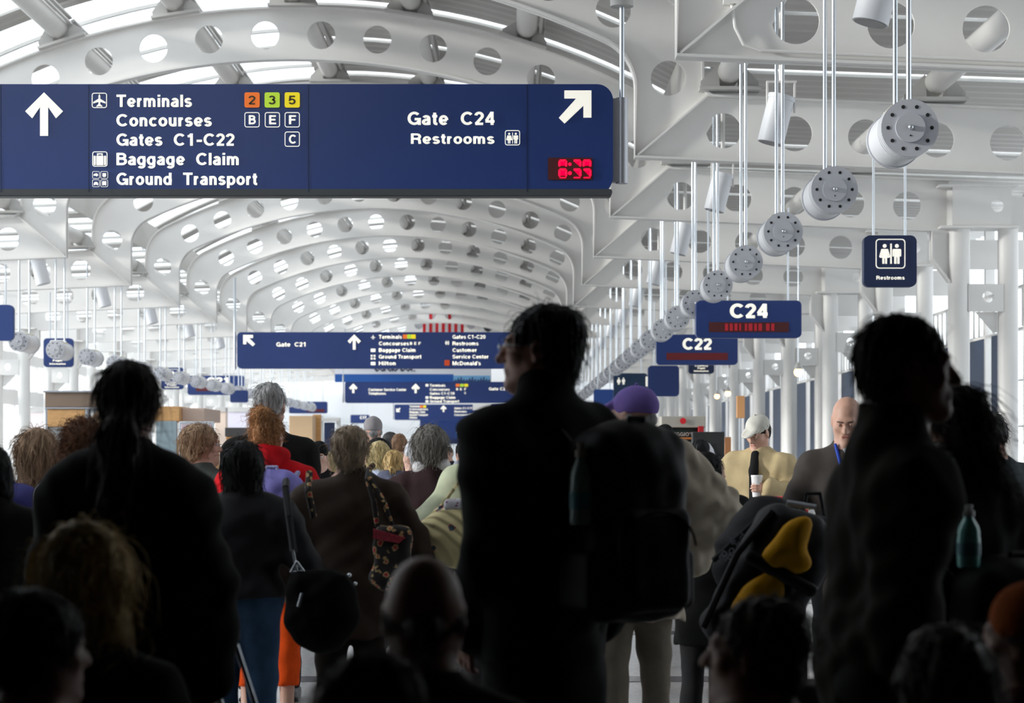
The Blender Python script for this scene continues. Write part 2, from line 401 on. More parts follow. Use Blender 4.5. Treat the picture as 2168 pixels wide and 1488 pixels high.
# ------------------------------------------------------------------ lettering
W_ = .175
def _arc(cx, cy, rx, ry, a0, a1):
    n = max(4, int(abs(a1 - a0) / 14)); return [(cx + rx * math.cos(math.radians(a0 + (a1 - a0) * i / n)), cy + ry * math.sin(math.radians(a0 + (a1 - a0) * i / n))) for i in range(n + 1)]
def _S(cx, lo, hi, rx):
    m = (lo + hi) / 2; r1 = (hi - m) / 2; r2 = (m - lo) / 2
    return _arc(cx, hi - r1, rx * .92, r1, 22, 250) + _arc(cx, lo + r2, rx, r2, 70, -158)
_o = lambda x=.31: _arc(x, .365, .20, .285, 0, 360)
_n = lambda x=.12, w=.32: [(x, .38)] + _arc(x + w / 2, .44, w / 2, .205, 180, 0) + [(x + w, 0)]
GL = {
 'o': (.62, [_o()]), 'c': (.57, [_arc(.31, .365, .20, .285, 42, 318)]), 'e': (.62, [_arc(.31, .365, .20, .285, 0, 318), [(.12, .345), (.51, .345)]]),
 'n': (.58, [[(.12, 0), (.12, .73)], _n()]), 'm': (.90, [[(.12, 0), (.12, .73)], _n(.12, .31), _n(.43, .31)]), 'h': (.58, [[(.12, 0), (.12, 1)], _n()]),
 'u': (.58, [[(.12, .73)] + _arc(.28, .29, .16, .205, 180, 360), [(.44, 0), (.44, .73)]]), 'r': (.40, [[(.12, 0), (.12, .73)], _arc(.34, .40, .22, .245, 180, 92)]),
 'a': (.58, [_arc(.28, .48, .165, .17, 155, 0) + [(.445, 0)], [(.42, .42), (.28, .395)] + _arc(.25, .22, .15, .14, 95, 270) + [(.34, .09), (.43, .2)]]),
 'g': (.62, [_o(.29), [(.47, .73), (.47, -.03)] + _arc(.29, -.03, .18, .15, 0, -155)]), 'd': (.62, [_o(.29), [(.48, 0), (.48, 1)]]), 'b': (.62, [_o(.32), [(.12, 0), (.12, 1)]]), 'p': (.62, [_o(.32), [(.12, -.25), (.12, .73)]]),
 'i': (.25, [[(.12, 0), (.12, .73)], [(.12, .84), (.12, 1)]]), 'l': (.25, [[(.12, 0), (.12, 1)]]), 't': (.36, [[(.17, .93), (.17, .2)] + _arc(.28, .20, .11, .12, 180, 270) + [(.34, .08)], [(.02, .66), (.33, .66)]]),
 's': (.54, [_S(.265, .08, .65, .165)]), 'v': (.54, [[(.07, .73), (.27, .06), (.47, .73)]]), 'y': (.56, [[(.07, .73), (.28, .06)], [(.49, .73), (.27, -.08), (.08, -.16)]]), 'f': (.34, [[(.16, 0), (.16, .75)] + _arc(.28, .78, .12, .14, 180, 90) + [(.33, .92)], [(.02, .66), (.32, .66)]]),
 'k': (.56, [[(.12, 0), (.12, 1)], [(.12, .3), (.44, .73)], [(.24, .44), (.47, 0)]]), 'w': (.8, [[(.05, .73), (.23, .08), (.4, .7), (.57, .08), (.75, .73)]]),
 'C': (.79, [_arc(.42, .5, .32, .41, 42, 318)]), 'G': (.83, [_arc(.42, .5, .32, .41, 42, 330), [(.73, 0), (.73, .44), (.44, .44)]]), 'O': (.84, [_arc(.42, .5, .32, .41, 0, 360)]),
 'B': (.76, [[(.13, 0), (.13, 1)], [(.13, .91), (.42, .91)] + _arc(.42, .725, .19, .185, 90, -90) + [(.13, .54)], [(.13, .54), (.43, .54)] + _arc(.43, .315, .23, .225, 90, -90) + [(.13, .09)]]),
 'T': (.68, [[(.01, .915), (.67, .915)], [(.34, 0), (.34, .95)]]), 'E': (.68, [[(.13, 0), (.13, 1)], [(.13, .91), (.64, .91)], [(.13, .51), (.60, .51)], [(.13, .09), (.66, .09)]]), 'F': (.64, [[(.13, 0), (.13, 1)], [(.13, .91), (.62, .91)], [(.13, .50), (.57, .50)]]),
 'R': (.77, [[(.13, 0), (.13, 1)], [(.13, .91), (.44, .91)] + _arc(.44, .70, .20, .21, 90, -90) + [(.13, .49)], [(.40, .49)] + _arc(.45, .30, .17, .17, 80, 0) + [(.64, .0)]]), 'P': (.72, [[(.13, 0), (.13, 1)], [(.13, .91), (.42, .91)] + _arc(.42, .68, .21, .23, 90, -90) + [(.13, .45)]]),
 'S': (.72, [_S(.36, .09, .91, .26)]), 'H': (.78, [[(.13, 0), (.13, 1)], [(.65, 0), (.65, 1)], [(.13, .52), (.65, .52)]]), 'M': (.92, [[(.13, 0), (.13, 1)], [(.79, 0), (.79, 1)], [(.15, .97), (.46, .08), (.77, .97)]]), 'N': (.80, [[(.13, 0), (.13, 1)], [(.67, 0), (.67, 1)], [(.14, .96), (.66, .04)]]),
 'D': (.79, [[(.13, 0), (.13, 1)], [(.13, .91), (.35, .91)] + _arc(.35, .5, .32, .41, 90, -90) + [(.13, .09)]]), 'I': (.27, [[(.13, 0), (.13, 1)]]), 'U': (.78, [[(.13, 1)] + _arc(.39, .35, .26, .26, 180, 360) + [(.65, 1)]]), 'L': (.62, [[(.13, 0), (.13, 1)], [(.13, .09), (.6, .09)]]),
 '0': (.61, [_arc(.305, .5, .205, .41, 0, 360)]), '1': (.61, [[(.36, 0), (.36, 1)], [(.10, .76), (.24, .79), (.34, .94)]]), '2': (.61, [_arc(.30, .69, .20, .22, 172, -28) + [(.11, .09)], [(.06, .085), (.55, .085)]]),
 '3': (.61, [_arc(.29, .72, .18, .19, 160, -85), _arc(.29, .315, .21, .225, 85, -160)]), '4': (.61, [[(.44, 0), (.44, 1)], [(.42, .95), (.09, .33)], [(.03, .27), (.59, .27)]]), '5': (.61, [[(.53, .91), (.16, .91), (.12, .50)] + _arc(.29, .34, .21, .25, 130, -155)]),
 '7': (.61, [[(.06, .91), (.52, .91), (.24, 0)]]), '8': (.61, [_arc(.30, .72, .17, .19, 0, 360), _arc(.30, .31, .21, .22, 0, 360)]), '9': (.61, [_arc(.30, .68, .20, .23, 0, 360), [(.50, .66)] + _arc(.28, .45, .22, .36, 0, -135)]), '6': (.61, [_arc(.31, .32, .20, .23, 0, 360), [(.11, .34)] + _arc(.33, .55, .22, .36, 180, 45)]),
 '-': (.46, [[(.05, .40), (.41, .40)]]), "'": (.22, [[(.11, .72), (.11, 1)]]), ' ': (.30, []), '?': (.6, [_arc(.29, .72, .19, .19, 175, -60) + [(.30, .42), (.30, .28)], [(.30, 0), (.30, .17)]]), '.': (.25, [[(.12, 0), (.12, .17)]])}
def _ribbon(P, w):
    P = [np.array(p) for i, p in enumerate(P) if i == 0 or math.dist(p, P[i - 1]) > 1e-4]; n = len(P); L, R_ = [], []
    closed = n > 3 and np.linalg.norm(P[0] - P[-1]) < 1e-3
    for i in range(n):
        a = P[i - 1] if i > 0 else (P[-2] if closed else None); c = P[i + 1] if i < n - 1 else (P[1] if closed else None)
        d0 = (P[i] - a) / np.linalg.norm(P[i] - a) if a is not None else None; d1 = (c - P[i]) / np.linalg.norm(c - P[i]) if c is not None else None
        if d0 is None: d0 = d1
        if d1 is None: d1 = d0
        m = d0 + d1; l = np.linalg.norm(m); m = m / l if l > 1e-6 else d0; nn = np.array((-m[1], m[0])); k = 1 / max(.45, nn @ np.array((-d0[1], d0[0])))
        L.append(P[i] + nn * w / 2 * k); R_.append(P[i] - nn * w / 2 * k)
    return L, R_
def text_mesh(txt, bold=.022):
    """bold grotesque sign lettering drawn stroke by stroke; capital height 1"""
    w = .15 + bold * 1.9; x = 0; vs, fs = [], []
    for ch in txt:
        adv, paths = GL.get(ch, GL['-'])
        for P in paths:
            L, R_ = _ribbon(P, w); b = len(vs); n = len(L)
            for l, r_ in zip(L, R_): vs += [(l[0] + x, l[1], 0), (r_[0] + x, r_[1], 0)]
            for i in range(n - 1): fs.append((b + 2 * i, b + 2 * i + 1, b + 2 * i + 3, b + 2 * i + 2))
        x += adv + .045
    me = bpy.data.meshes.new('words'); me.from_pydata(vs, [], fs); me.update(); return me
CAP = 1.0
class Face:
    """drawing surface: everything is given in photo pixels at distance Y, built as thin solids in front of the panel"""
    def __init__(s, Y): s.Y = Y; s.k = Y / F
    def p(s, x, y): return (wx(x, s.Y), wz(y, s.Y))
    def text(s, parent, txt, x0, x1, base, cap, m=CREAM, bold=.022, name='lettering', d=.012):
        me = text_mesh(txt, bold); n = len(me.vertices); a = np.empty(n * 3); me.vertices.foreach_get('co', a); a = a.reshape(-1, 3)
        lo, hi = a[:, 0].min(), a[:, 0].max(); X0, Z0 = s.p(x0, base); X1, _ = s.p(x1, base)
        out = np.empty_like(a); out[:, 0] = X0 + (a[:, 0] - lo) / (hi - lo) * (X1 - X0); out[:, 2] = Z0 + a[:, 1] / CAP * cap * s.k; out[:, 1] = -d
        me.vertices.foreach_set('co', out.ravel()); return link(name, me, m, parent)
    def poly(s, parent, outlines, name, m, d=.01, th=.006):
        me = curve_mesh([[s.p(*q) for q in o] for o in outlines], th, lambda c: Vector((c.x, -d - c.z, c.y)))
        return link(name, me, m, parent)
def rr(x0, y0, x1, y1, r, n=6, corners=(1, 1, 1, 1)):
    """rounded rectangle in pixels, corners order: top-left, top-right, bottom-right, bottom-left"""
    P = []
    for (cx, cy, a, on, kx, ky) in ((x0 + r, y0 + r, PI, corners[0], x0, y0), (x1 - r, y0 + r, 1.5 * PI, corners[1], x1, y0), (x1 - r, y1 - r, 0, corners[2], x1, y1), (x0 + r, y1 - r, .5 * PI, corners[3], x0, y1)):
        if on: P += [(cx + r * math.cos(a + PI / 2 * i / n), cy + r * math.sin(a + PI / 2 * i / n)) for i in range(n + 1)]
        else: P.append((kx, ky))
    return P
def arrow_up(x, y0, y1, w, sw, hh):
    t = sw * 1.25
    return [(x, y0), (x + w / 2, y0 + w / 2), (x + w / 2 - t * .7, y0 + w / 2 + t * .7), (x + sw / 2, y0 + t * 1.45), (x + sw / 2, y1), (x - sw / 2, y1), (x - sw / 2, y0 + t * 1.45), (x - w / 2 + t * .7, y0 + w / 2 + t * .7), (x - w / 2, y0 + w / 2)]
def arrow_diag(x0, y0, x1, y1, t, sx=1, sy=1):
    """arrow to the top right corner of the box; sx/sy = -1 mirror it"""
    w, h = x1 - x0, y1 - y0; q = t * .72
    P = [(w, 0), (w, h * .82), (w - t, h * .82), (w - t, t + q * 1.25), (q, h), (0, h - q), (w - t - q * 1.25, t), (w * .17, t), (w * .17, 0)]
    return [((x0 + px) if sx > 0 else (x1 - px), (y0 + py) if sy > 0 else (y1 - py)) for px, py in P]
def person_icon(cx, y0, h, woman):
    k = h / 30.0
    body = [(-5, 8), (5, 8), (8, 19), (5.5, 20), (4, 14), (4, 14), (6.5, 21), (3.5, 21), (3.5, 30), (.6, 30), (.6, 22), (-.6, 22), (-.6, 30), (-3.5, 30), (-3.5, 21), (-6.5, 21), (-4, 14), (-5.5, 20), (-8, 19)] if woman else \
           [(-5.5, 8), (5.5, 8), (6.5, 9.5), (6.5, 19), (4.3, 19), (4.3, 12), (4, 12), (4, 30), (.6, 30), (.6, 20), (-.6, 20), (-.6, 30), (-4, 30), (-4, 12), (-4.3, 12), (-4.3, 19), (-6.5, 19), (-6.5, 9.5)]
    return [[(cx + a * k, y0 + b * k) for a, b in body], [(cx + 2.9 * k * math.cos(t), y0 + 3.4 * k + 2.9 * k * math.sin(t)) for t in np.linspace(0, 2 * PI, 15)[:-1]]]
def panel(name, Y, x0, y0, x1, y1, r, m, label, cat, th=.16, corners=(1, 1, 1, 1), posts=(), group=None, posttop=5.0):
    """a hanging sign: root Empty in the front plane, rounded body and edge band"""
    f = Face(Y); root = empty(name, (0, Y, 0))
    me = curve_mesh([[f.p(*q) for q in rr(x0, y0, x1, y1, r, 8, corners)]], th, lambda c: Vector((c.x, th / 2 + .001 - c.z, c.y)))
    link('panel', me, m, root)
    for px in posts:
        X = wx(px, Y); MB().cyl((X, th / 2, wz(y1, Y) + .02), (X, th / 2, wz(y0, Y) + .25), .032, n=16).build('post_sleeve', SILVER, root, True)
        MB().cyl((X, th / 2, wz(y0, Y)), (X, th / 2, posttop), .016, n=12).build('hanging_rod', ALU, root, True)
    tag(root, label, cat, group)
    return f, root

# --- the large sign across the top
Y = 15.5
f, r = panel('overhead_sign', Y, -560, 178, 1298, 408, 34, BLUE, 'largest blue overhead sign reading Gate C24 Restrooms, with red clock', 'direction sign', th=.2)
f.poly(r, [rr(-560, 400, 1296, 413, 5)], 'bottom_trim', mat('dark_trim', (.05, .055, .06), .5), d=-.1, th=.2)
for x in (1, 187, 652, 1115): f.poly(r, [[(x, 180), (x + 1.3, 180), (x + 1.3, 406), (x, 406)]], 'panel_seam', NAVY, d=.002, th=.003)
XP = wx(1318, Y)
MB().cyl((XP, .1, wz(385, Y)), (XP, .1, wz(203, Y)), .045, n=24).box(wx(1296, Y), XP, .06, .14, wz(383, Y), wz(205, Y)).build('post_sleeve', SILVER, r, True)
MB().cyl((XP, .1, wz(203, Y)), (XP, .1, 5.2), .019, n=14).build('hanging_rod', ALU, r, True)
MB().cyl((XP, .1, wz(8, Y)), (XP, .1, wz(-12, Y)), .085, n=24).build('rod_flange', PLATE, r, True)
f.poly(r, [arrow_up(94, 196, 288, 80, 17, 40)], 'up_arrow', CREAM)
f.poly(r, [arrow_diag(1183, 192, 1252, 262, 17)], 'diagonal_arrow', CREAM)
for t, x1, b in (('Terminals', 407, 227), ('Concourses', 449, 268), ('Gates  C1-C22', 497, 309), ('Baggage  Claim', 506, 350), ('Ground  Transport', 545, 392)):
    f.text(r, t, 247, x1, b, 26)
f.text(r, 'Gate  C24', 863, 1047, 265, 28); f.text(r, 'Restrooms', 870, 1047, 305, 22)
for x, c, t in ((518, s2l(245, 120, 40), '2'), (560.5, s2l(190, 225, 60), '3'), (603, s2l(250, 225, 30), '5')):
    f.poly(r, [rr(x, 196, x + 32, 228, 4)], 'terminal_tile', mat('tile_' + t, c, .5, emit=c, es=.35), d=.008)
    f.text(r, t, x + 8.5, x + 23.5, 222, 19, mat('tile_digit', (.06, .05, .02), .6), .005, 'terminal_digit', .016)
def frame_icon(x0, y0, x1, y1, r=5, w=1.6, rt=None, fc=None, name='icon_frame', m=CREAM):
    (fc or f).poly(rt or r_cur, [rr(x0, y0, x1, y1, r), rr(x0 + w, y0 + w, x1 - w, y1 - w, max(.5, r - w))], name, m)
r_cur = r
for x, y, t in ((518, 238, 'B'), (561, 238, 'E'), (603, 238, 'F'), (603, 279, 'C')):
    frame_icon(x, y, x + 32, y + 32); f.text(r, t, x + 9, x + 24, y + 25.5, 19)
for x, y in ((195, 197), (196, 321), (1069, 276)): frame_icon(x, y, x + 32, y + 32)
pl_ = [(0, -13), (1.8, -9), (1.8, -3), (13, 4), (13, 7), (1.8, 3.5), (1.8, 8.5), (6, 12), (6, 14), (0, 12.6), (-6, 14), (-6, 12), (-1.8, 8.5), (-1.8, 3.5), (-13, 7), (-13, 4), (-1.8, -3), (-1.8, -9)]
f.poly(r, [[(211 + a, 212.5 + b) for a, b in pl_]], 'airplane_icon', CREAM)
f.poly(r, [rr(199, 330, 203, 350, 1.5), rr(204.5, 330, 219.5, 350, 1), rr(221, 330, 225, 350, 1.5), [(206, 329), (206, 325), (218, 325), (218, 329), (215.5, 329), (215.5, 327.3), (208.5, 327.3), (208.5, 329)]], 'suitcase_icon', CREAM)
for (x, y, k) in ((196, 363, 0), (213.5, 363, 1), (196, 380.5, 2), (213.5, 380.5, 3)):
    frame_icon(x, y, x + 15.5, y + 15.5, 3, .7)
    q = [[(3, 6), (9, 4), (12, 6), (12, 9), (9, 11), (6, 9), (3, 10)], [(4, 4), (11.5, 4), (11.5, 11), (9.5, 11), (9.5, 12.5), (8.4, 12.5), (8.4, 11), (7, 11), (7, 12.5), (6, 12.5), (6, 11), (4, 11)],
         [(3, 9), (5, 5), (10.5, 5), (12.5, 9), (12.5, 12), (10.5, 12), (10.5, 11), (5, 11), (5, 12), (3, 12)], [(3.5, 3.5), (12, 3.5), (12, 11.5), (10.5, 12.8), (9.5, 11.5), (6, 11.5), (5, 12.8), (3.5, 11.5)]][k]
    f.poly(r, [[(x + a, y + b) for a, b in q]], 'vehicle_icon', CREAM)
for wmn, cx in ((True, 1078), (False, 1092)): f.poly(r, person_icon(cx, 281, 23, wmn), 'restroom_icon', CREAM)
f.poly(r, [[(1084.4, 281), (1085.8, 281), (1085.8, 304), (1084.4, 304)]], 'restroom_bar', CREAM)
f.poly(r, [rr(1160, 334, 1254, 381, 2)], 'clock_window', LEDB, d=.004)
def seg_char(x, y, w, h, on):
    """dotted seven-segment digit split over two stacked rows as the clock shows it"""
    P = []
    t = w * .26; H = h
    S = {'t': (x + t * .4, y, x + w - t * .4, y + t), 'l': (x, y + t * .5, x + t, y + H), 'r': (x + w - t, y + t * .5, x + w, y + H), 'b': (x + t * .4, y + H * 1.06, x + w - t * .4, y + H * 1.06 + t * .55)}
    return [rr(*S[c], t * .45, 3) for c in on]
D = []
for x, a, c in ((1182, 'tlr', 'tlrb'), (1212, 'tr', 'trb'), (1233, 'tlr', 'trb')):
    D += seg_char(x, 338, 19, 15, a) + seg_char(x, 357, 19, 17, c)
f.poly(r, D, 'clock_digit', LEDR, d=.012)
f.poly(r, [circ(1206.5, 348, 3.6, 10), circ(1206.5, 367, 4.2, 10)], 'clock_colon', LEDR, d=.012)

# --- second overhead sign
Y = 47.3
f, r = panel('overhead_sign', Y, 502, 703, 1150, 780, 9, BLUE, 'long blue overhead sign reading Gate C21, behind the man in glasses', 'direction sign', th=.25, posttop=5.3); r_cur = r
XP = wx(496, Y); MB().cyl((XP, .1, wz(782, Y)), (XP, .1, 5.3), .03, n=12).build('hanging_rod', ALU, r, True)
f.poly(r, [arrow_diag(515, 709, 540, 733, 6.5, -1)], 'diagonal_arrow', CREAM); f.poly(r, [arrow_up(750, 708, 740, 28, 6, 14)], 'up_arrow', CREAM)
f.text(r, 'Gate  C21', 585, 647, 733.5, 9, bold=.03)
for t, x1, b in (('Terminals', 851, 717), ('Concourses', 866, 731), ('Baggage Claim', 880, 745), ('Ground Transport', 892, 759), ('Hilton', 838, 773)): f.text(r, t, 802, x1, b, 8, bold=.03)
for t, x1, b in (('Gates C1-C20', 1028, 717), ('Restrooms', 1013, 731), ('Customer', 1009, 745), ('Service Center', 1034, 759), ("McDonald's", 1018, 773)): f.text(r, t, 958, x1, b, 8, bold=.03)
for x, k in ((853, '2'), (862, '3'), (871, '5')): f.poly(r, [rr(x, 708, x + 9, 717, 1)], 'terminal_tile', MATS['tile_' + k])
for x, t in ((868, 'B'), (877, 'E'), (886, 'F')): f.text(r, t, x, x + 5, 730, 6)
f.poly(r, [[(790 + a * .35, 713 + b * .35) for a, b in pl_]], 'airplane_icon', CREAM)
for y in (741, 769): f.poly(r, [rr(785, y - 3, 795, y + 4, 1)], 'icon_tile', CREAM)
for y in (752, 758):
    for x in (785, 791): f.poly(r, [rr(x, y - 1, x + 4, y + 3, .5)], 'vehicle_icon', CREAM)
for c, w_ in ((944.5, True), (949, False)): f.poly(r, person_icon(c, 721, 9, w_), 'restroom_icon', CREAM)
f.poly(r, [rr(941, 762, 952, 774, 2)], 'restaurant_tile', mat('tile_restaurant', s2l(225, 80, 30), .5)); f.text(r, 'm', 942.5, 950.5, 772, 11, mat('yellow_m', (.9, .6, .05), .5), .01)

# --- third overhead sign, advertising banner, fourth sign, far banner
Y = 81
f, r = panel('overhead_sign', Y, 730, 808, 1130, 853, 5, BLUE, 'blue overhead sign reading Customer Service Center Telephones, under the skyline banner', 'direction sign', th=.3, posts=(726,), posttop=5.6)
f.poly(r, [arrow_up(748, 812, 832, 18, 4.5, 9)], 'up_arrow', CREAM); f.poly(r, [arrow_up(880, 812, 832, 18, 4.5, 9)], 'up_arrow', CREAM)
f.text(r, 'Customer Service Center', 780, 860, 827.5, 5.5); f.text(r, 'Telephones', 780, 817, 835.5, 5.5)
for t, x1, b in (('Terminals', 943, 818.5), ('Concourses', 952, 827), ('Gates C1-C19', 962, 835.5), ('Baggage Claim', 964, 844), ('Ground Transport', 972, 852)): f.text(r, t, 910, x1, b, 5.5)
for x, k in ((965, '2'), (974, '3'), (983, '5')): f.poly(r, [rr(x, 812.5, x + 8, 818.5, 1)], 'terminal_tile', MATS['tile_' + k])
for x, y, t in ((966, 826, 'B'), (974, 826, 'E'), (983, 826, 'F'), (983, 834, 'C')): f.text(r, t, x, x + 4, y, 4.5)
f.text(r, 'Gate C2', 1035, 1070, 826, 6); f.poly(r, [rr(901, 839, 907, 844, 1), rr(901, 847, 907, 852, 1), rr(901, 813, 907, 818, 1)], 'icon_tile', CREAM)
Y = 84
root = empty('advertising_banner', (0, Y, 0)); f = Face(Y); r = root
tag(root, 'white and blue banner with phone number and city skyline above the third overhead sign', 'banner')
for _q in (730, 1020): MB().cyl((wx(_q, Y), .02, wz(775, Y)), (wx(_q, Y), .02, 6.3), .02, n=10).build('hanging_rod', ALU, root, True)
f.poly(r, [rr(709, 770, 1040, 809, .5)], 'banner_sheet', mat('banner_white', (.8, .82, .88), .6), d=-.02, th=.05)
f.poly(r, [rr(709, 792, 960, 809, .5)], 'blue_field', mat('banner_blue', s2l(30, 90, 170), .5), d=.01)
f.poly(r, [rr(960, 795, 1038, 811, .5)], 'sky_field', mat('banner_sky', s2l(120, 180, 225), .5), d=.012)
sk = [(960, 812), (960, 806)]
for i in range(26):
    x = 960 + i * 3; hgt = [806, 803, 805, 800, 804, 798, 805, 802][i % 8]; sk += [(x, hgt), (x + 2.4, hgt)]
sk += [(1038, 806), (1038, 812)]
f.poly(r, [sk], 'skyline', mat('skyline_blue', s2l(45, 70, 115), .6), d=.02)
f.text(r, '1-800-320-3000', 714, 772, 805.5, 5, mat('banner_text', (.75, .85, .95), .5)); f.text(r, 'you now connect', 716, 762, 798, 3.2, MATS['banner_text'])
f.text(r, 'www.', 790, 880, 786, 9, mat('banner_dark', (.03, .04, .08), .5))
f.poly(r, [rr(x, 780, x + 3, 786, .5) for x in (795, 813, 830, 848, 870)], 'dark_mark', MATS['banner_dark'], d=.02)
Y = 108
f, r = panel('overhead_sign', Y, 835, 856, 1080, 889, 3, BLUE, 'blue overhead sign with a down-left arrow, below the third overhead sign', 'direction sign', th=.3, posts=(832,), posttop=5.6)
f.poly(r, [arrow_diag(839, 863, 848, 872, 2.5, -1, -1)], 'diagonal_arrow', CREAM); f.poly(r, [arrow_up(939, 858, 872, 13, 3, 6)], 'up_arrow', CREAM)
for t, x1, b in (('Terminals', 889, 862), ('Concourses', 906, 868), ('Baggage Claim', 900, 874), ('Ground Transport', 906, 880), ('Hilton', 883, 886)): f.text(r, t, 867, x1, b, 4)
for t, x0, x1, b in (('Gates C1-C17', 962, 1000, 866), ('Restrooms', 962, 988, 873), ('Concourses E F', 962, 1002, 880)): f.text(r, t, x0, x1, b, 4)
for x, k in ((889, '2'), (896, '5')): f.poly(r, [rr(x, 858, x + 6, 863, .5)], 'terminal_tile', MATS['tile_' + k])
f.poly(r, [rr(1001, 856, 1040, 869, .5), rr(1033, 867, 1050, 874, 1)], 'white_plaque', mat('plaque_white', (.8, .8, .78), .5), d=.02)
Y = 112
f, r = panel('overhead_sign', Y, 889, 886, 1110, 931, 3, BLUE, 'blue hanging sign wall lowest in the stack of overhead signs, above the far crowd', 'direction sign', th=.3, posttop=5.6)
f.text(r, 'Gates', 985, 1012, 898, 4); f.text(r, 'Restrooms', 990, 1012, 903, 3)
f.poly(r, [rr(965, 914, 1050, 924, .5)], 'light_blue_band', mat('band_blue', s2l(60, 110, 190), .5), d=.012); f.poly(r, [rr(967, 914, 1050, 917, .5)], 'white_band', MATS['banner_white'], d=.02)
f.poly(r, [rr(925, 930, 1090, 940, .5)], 'dark_base', NAVY, d=.01)

# --- gate number signs
def gate_sign(Y, x0, y0, x1, y1, txt, tx0, tx1, base, cap, bar, label, lit=False, m=BLUE, cat='gate sign'):
    rad = (y1 - y0) * .13
    f, r = panel('gate_sign', Y, x0, y0, x1, y1, rad, m, label, cat, th=.2, posts=(), posttop=5)
    for q in (.12, .88):
        X = wx(x0 + (x1 - x0) * q, Y); MB().cyl((X, .1, wz(y0 + 1, Y)), (X, .1, 4.98), .014, n=10).build('hanging_rod', ALU, r, True)
    if txt: f.text(r, txt, tx0, tx1, base, cap, bold=.035)
    if bar:
        f.poly(r, [rr(*bar, 1)], 'led_display', LEDB if lit else LEDM, d=.004)
        if lit:
            P = []; bx0, by0, bx1, by1 = bar; x = bx0 + (bx1 - bx0) * .2
            for wd in (8, 8, 8, 5, 0, 6, 10, 7, 9, 0, 9, 8):
                if wd: P.append(rr(x, by0 + 3, x + wd * .8, by1 - 3, .8, 2))
                x += wd + 2 if wd else 5
            f.poly(r, P, 'led_text', LEDT, d=.012)
    return f, r
gate_sign(31, 1474, 636, 1697, 715, 'C24', 1545, 1625, 673, 30, (1501, 682, 1670, 703), 'blue gate sign reading C24 with dim red display, right of the drum lamps', True)
gate_sign(40, 1390, 708, 1562, 772, 'C22', 1445, 1507, 740, 24, (1411, 747, 1541, 762), 'blue gate sign reading C22 with blank red display, below sign C24')
gate_sign(80.2, 397, 795, 517, 836, 'C21', 438, 483, 813, 14, (415, 819, 485, 828), 'blue gate sign reading C21 behind the left row of drum lamps')
gate_sign(105, 612, 850, 693, 875, 'C19', 642, 667, 862, 8, (650, 866, 687, 872), 'small blue gate sign reading C19 with red strip, right of the grey-haired tall man')
gate_sign(125, 742, 878, 782, 896, 'C17', 762, 776, 887, 6, None, 'tiny blue gate sign reading C17, above the man in the grey cap')
# --- restroom and information signs
def square_sign(Y, x0, y0, x1, y1, label, kind, m=NAVY, words=(), side=None):
    f, r = panel('information_sign', Y, x0, y0, x1, y1, (x1 - x0) * .12, m, label, 'information sign', th=.14)
    w = x1 - x0
    for q in (.2, .8):
        X = wx(x0 + w * q, Y); MB().cyl((X, .07, wz(y0 + 1, Y)), (X, .07, 4.95), .014, n=10).build('hanging_rod', ALU, r, True)
    if kind:
        a, c = x0 + w * .22, y0 + w * .07; s = w * .56
        f.poly(r, [rr(a, c, a + s, c + s, s * .12), rr(a + s * .03, c + s * .03, a + s * .97, c + s * .97, s * .1)], 'icon_frame', CREAM)
    if kind == 'wc':
        for cx, wm in ((x0 + w * .39, True), (x0 + w * .62, False)): f.poly(r, person_icon(cx, y0 + w * .16, w * .38, wm), 'restroom_icon', CREAM)
        f.poly(r, [rr(x0 + w * .495, y0 + w * .16, x0 + w * .525, y0 + w * .54, .4)], 'restroom_bar', CREAM)
    if kind == '?': f.text(r, '?', x0 + w * .4, x0 + w * .6, y0 + w * .52, w * .36)
    for (t, a, c, base, cap) in words: f.text(r, t, a, c, base, cap)
    return f, r
square_sign(24, 1829, 498, 1941, 607, 'navy square sign with restroom symbols reading Restrooms, hanging at right', 'wc', words=[('Restrooms', 1855, 1915, 592, 8)])
square_sign(40, -60, 645, 28, 721, 'blue sign cut by the left edge of the frame above the nearest left column', None, BLUE)
square_sign(47, 92, 716, 154, 777, 'blue information sign behind the second drum lamp of the left row', '?', BLUE, [('Pager', 112, 133, 765, 4), ('Information', 105, 139, 772, 4)])
square_sign(64.6, 341, 778, 388, 824, 'blue question-mark information sign behind the left drum lamps, beside sign C21', '?', BLUE, [('Courtesy', 350, 378, 812, 3), ('Pager', 354, 374, 816, 3), ('Information', 349, 379, 821, 3)])
square_sign(52, 1458, 740, 1512, 791, 'dark blue courtesy pager information sign hanging under gate sign C22', None, NAVY, [('Courtesy', 1471, 1499, 776, 3.5), ('Pager', 1477, 1493, 781, 3.5), ('Information', 1469, 1500, 787, 3.5)])
square_sign(50, 1372, 774, 1438, 839, 'plain blank blue square sign above the purple cap', None, BLUE)
f, r = square_sign(56, 1299, 790, 1372, 850, 'teal-blue restroom sign partly behind the blank blue sign', None, mat('teal_sign', s2l(30, 60, 92), .4))
for cx, wm in ((1310, True), (1320, False)): f.poly(r, person_icon(cx, 799, 15, wm), 'restroom_icon', CREAM)
f.poly(r, [rr(1367, 797, 1372, 818, 1)], 'white_mark', CREAM)
square_sign(58, 1257, 824, 1300, 866, 'blue rounded sign behind the purple cap brim', None, mat('mid_blue_sign', s2l(45, 80, 150), .4))
square_sign(75, 487, 826, 525, 852, 'small blue sign just behind the last visible left drum lamps', None, BLUE)

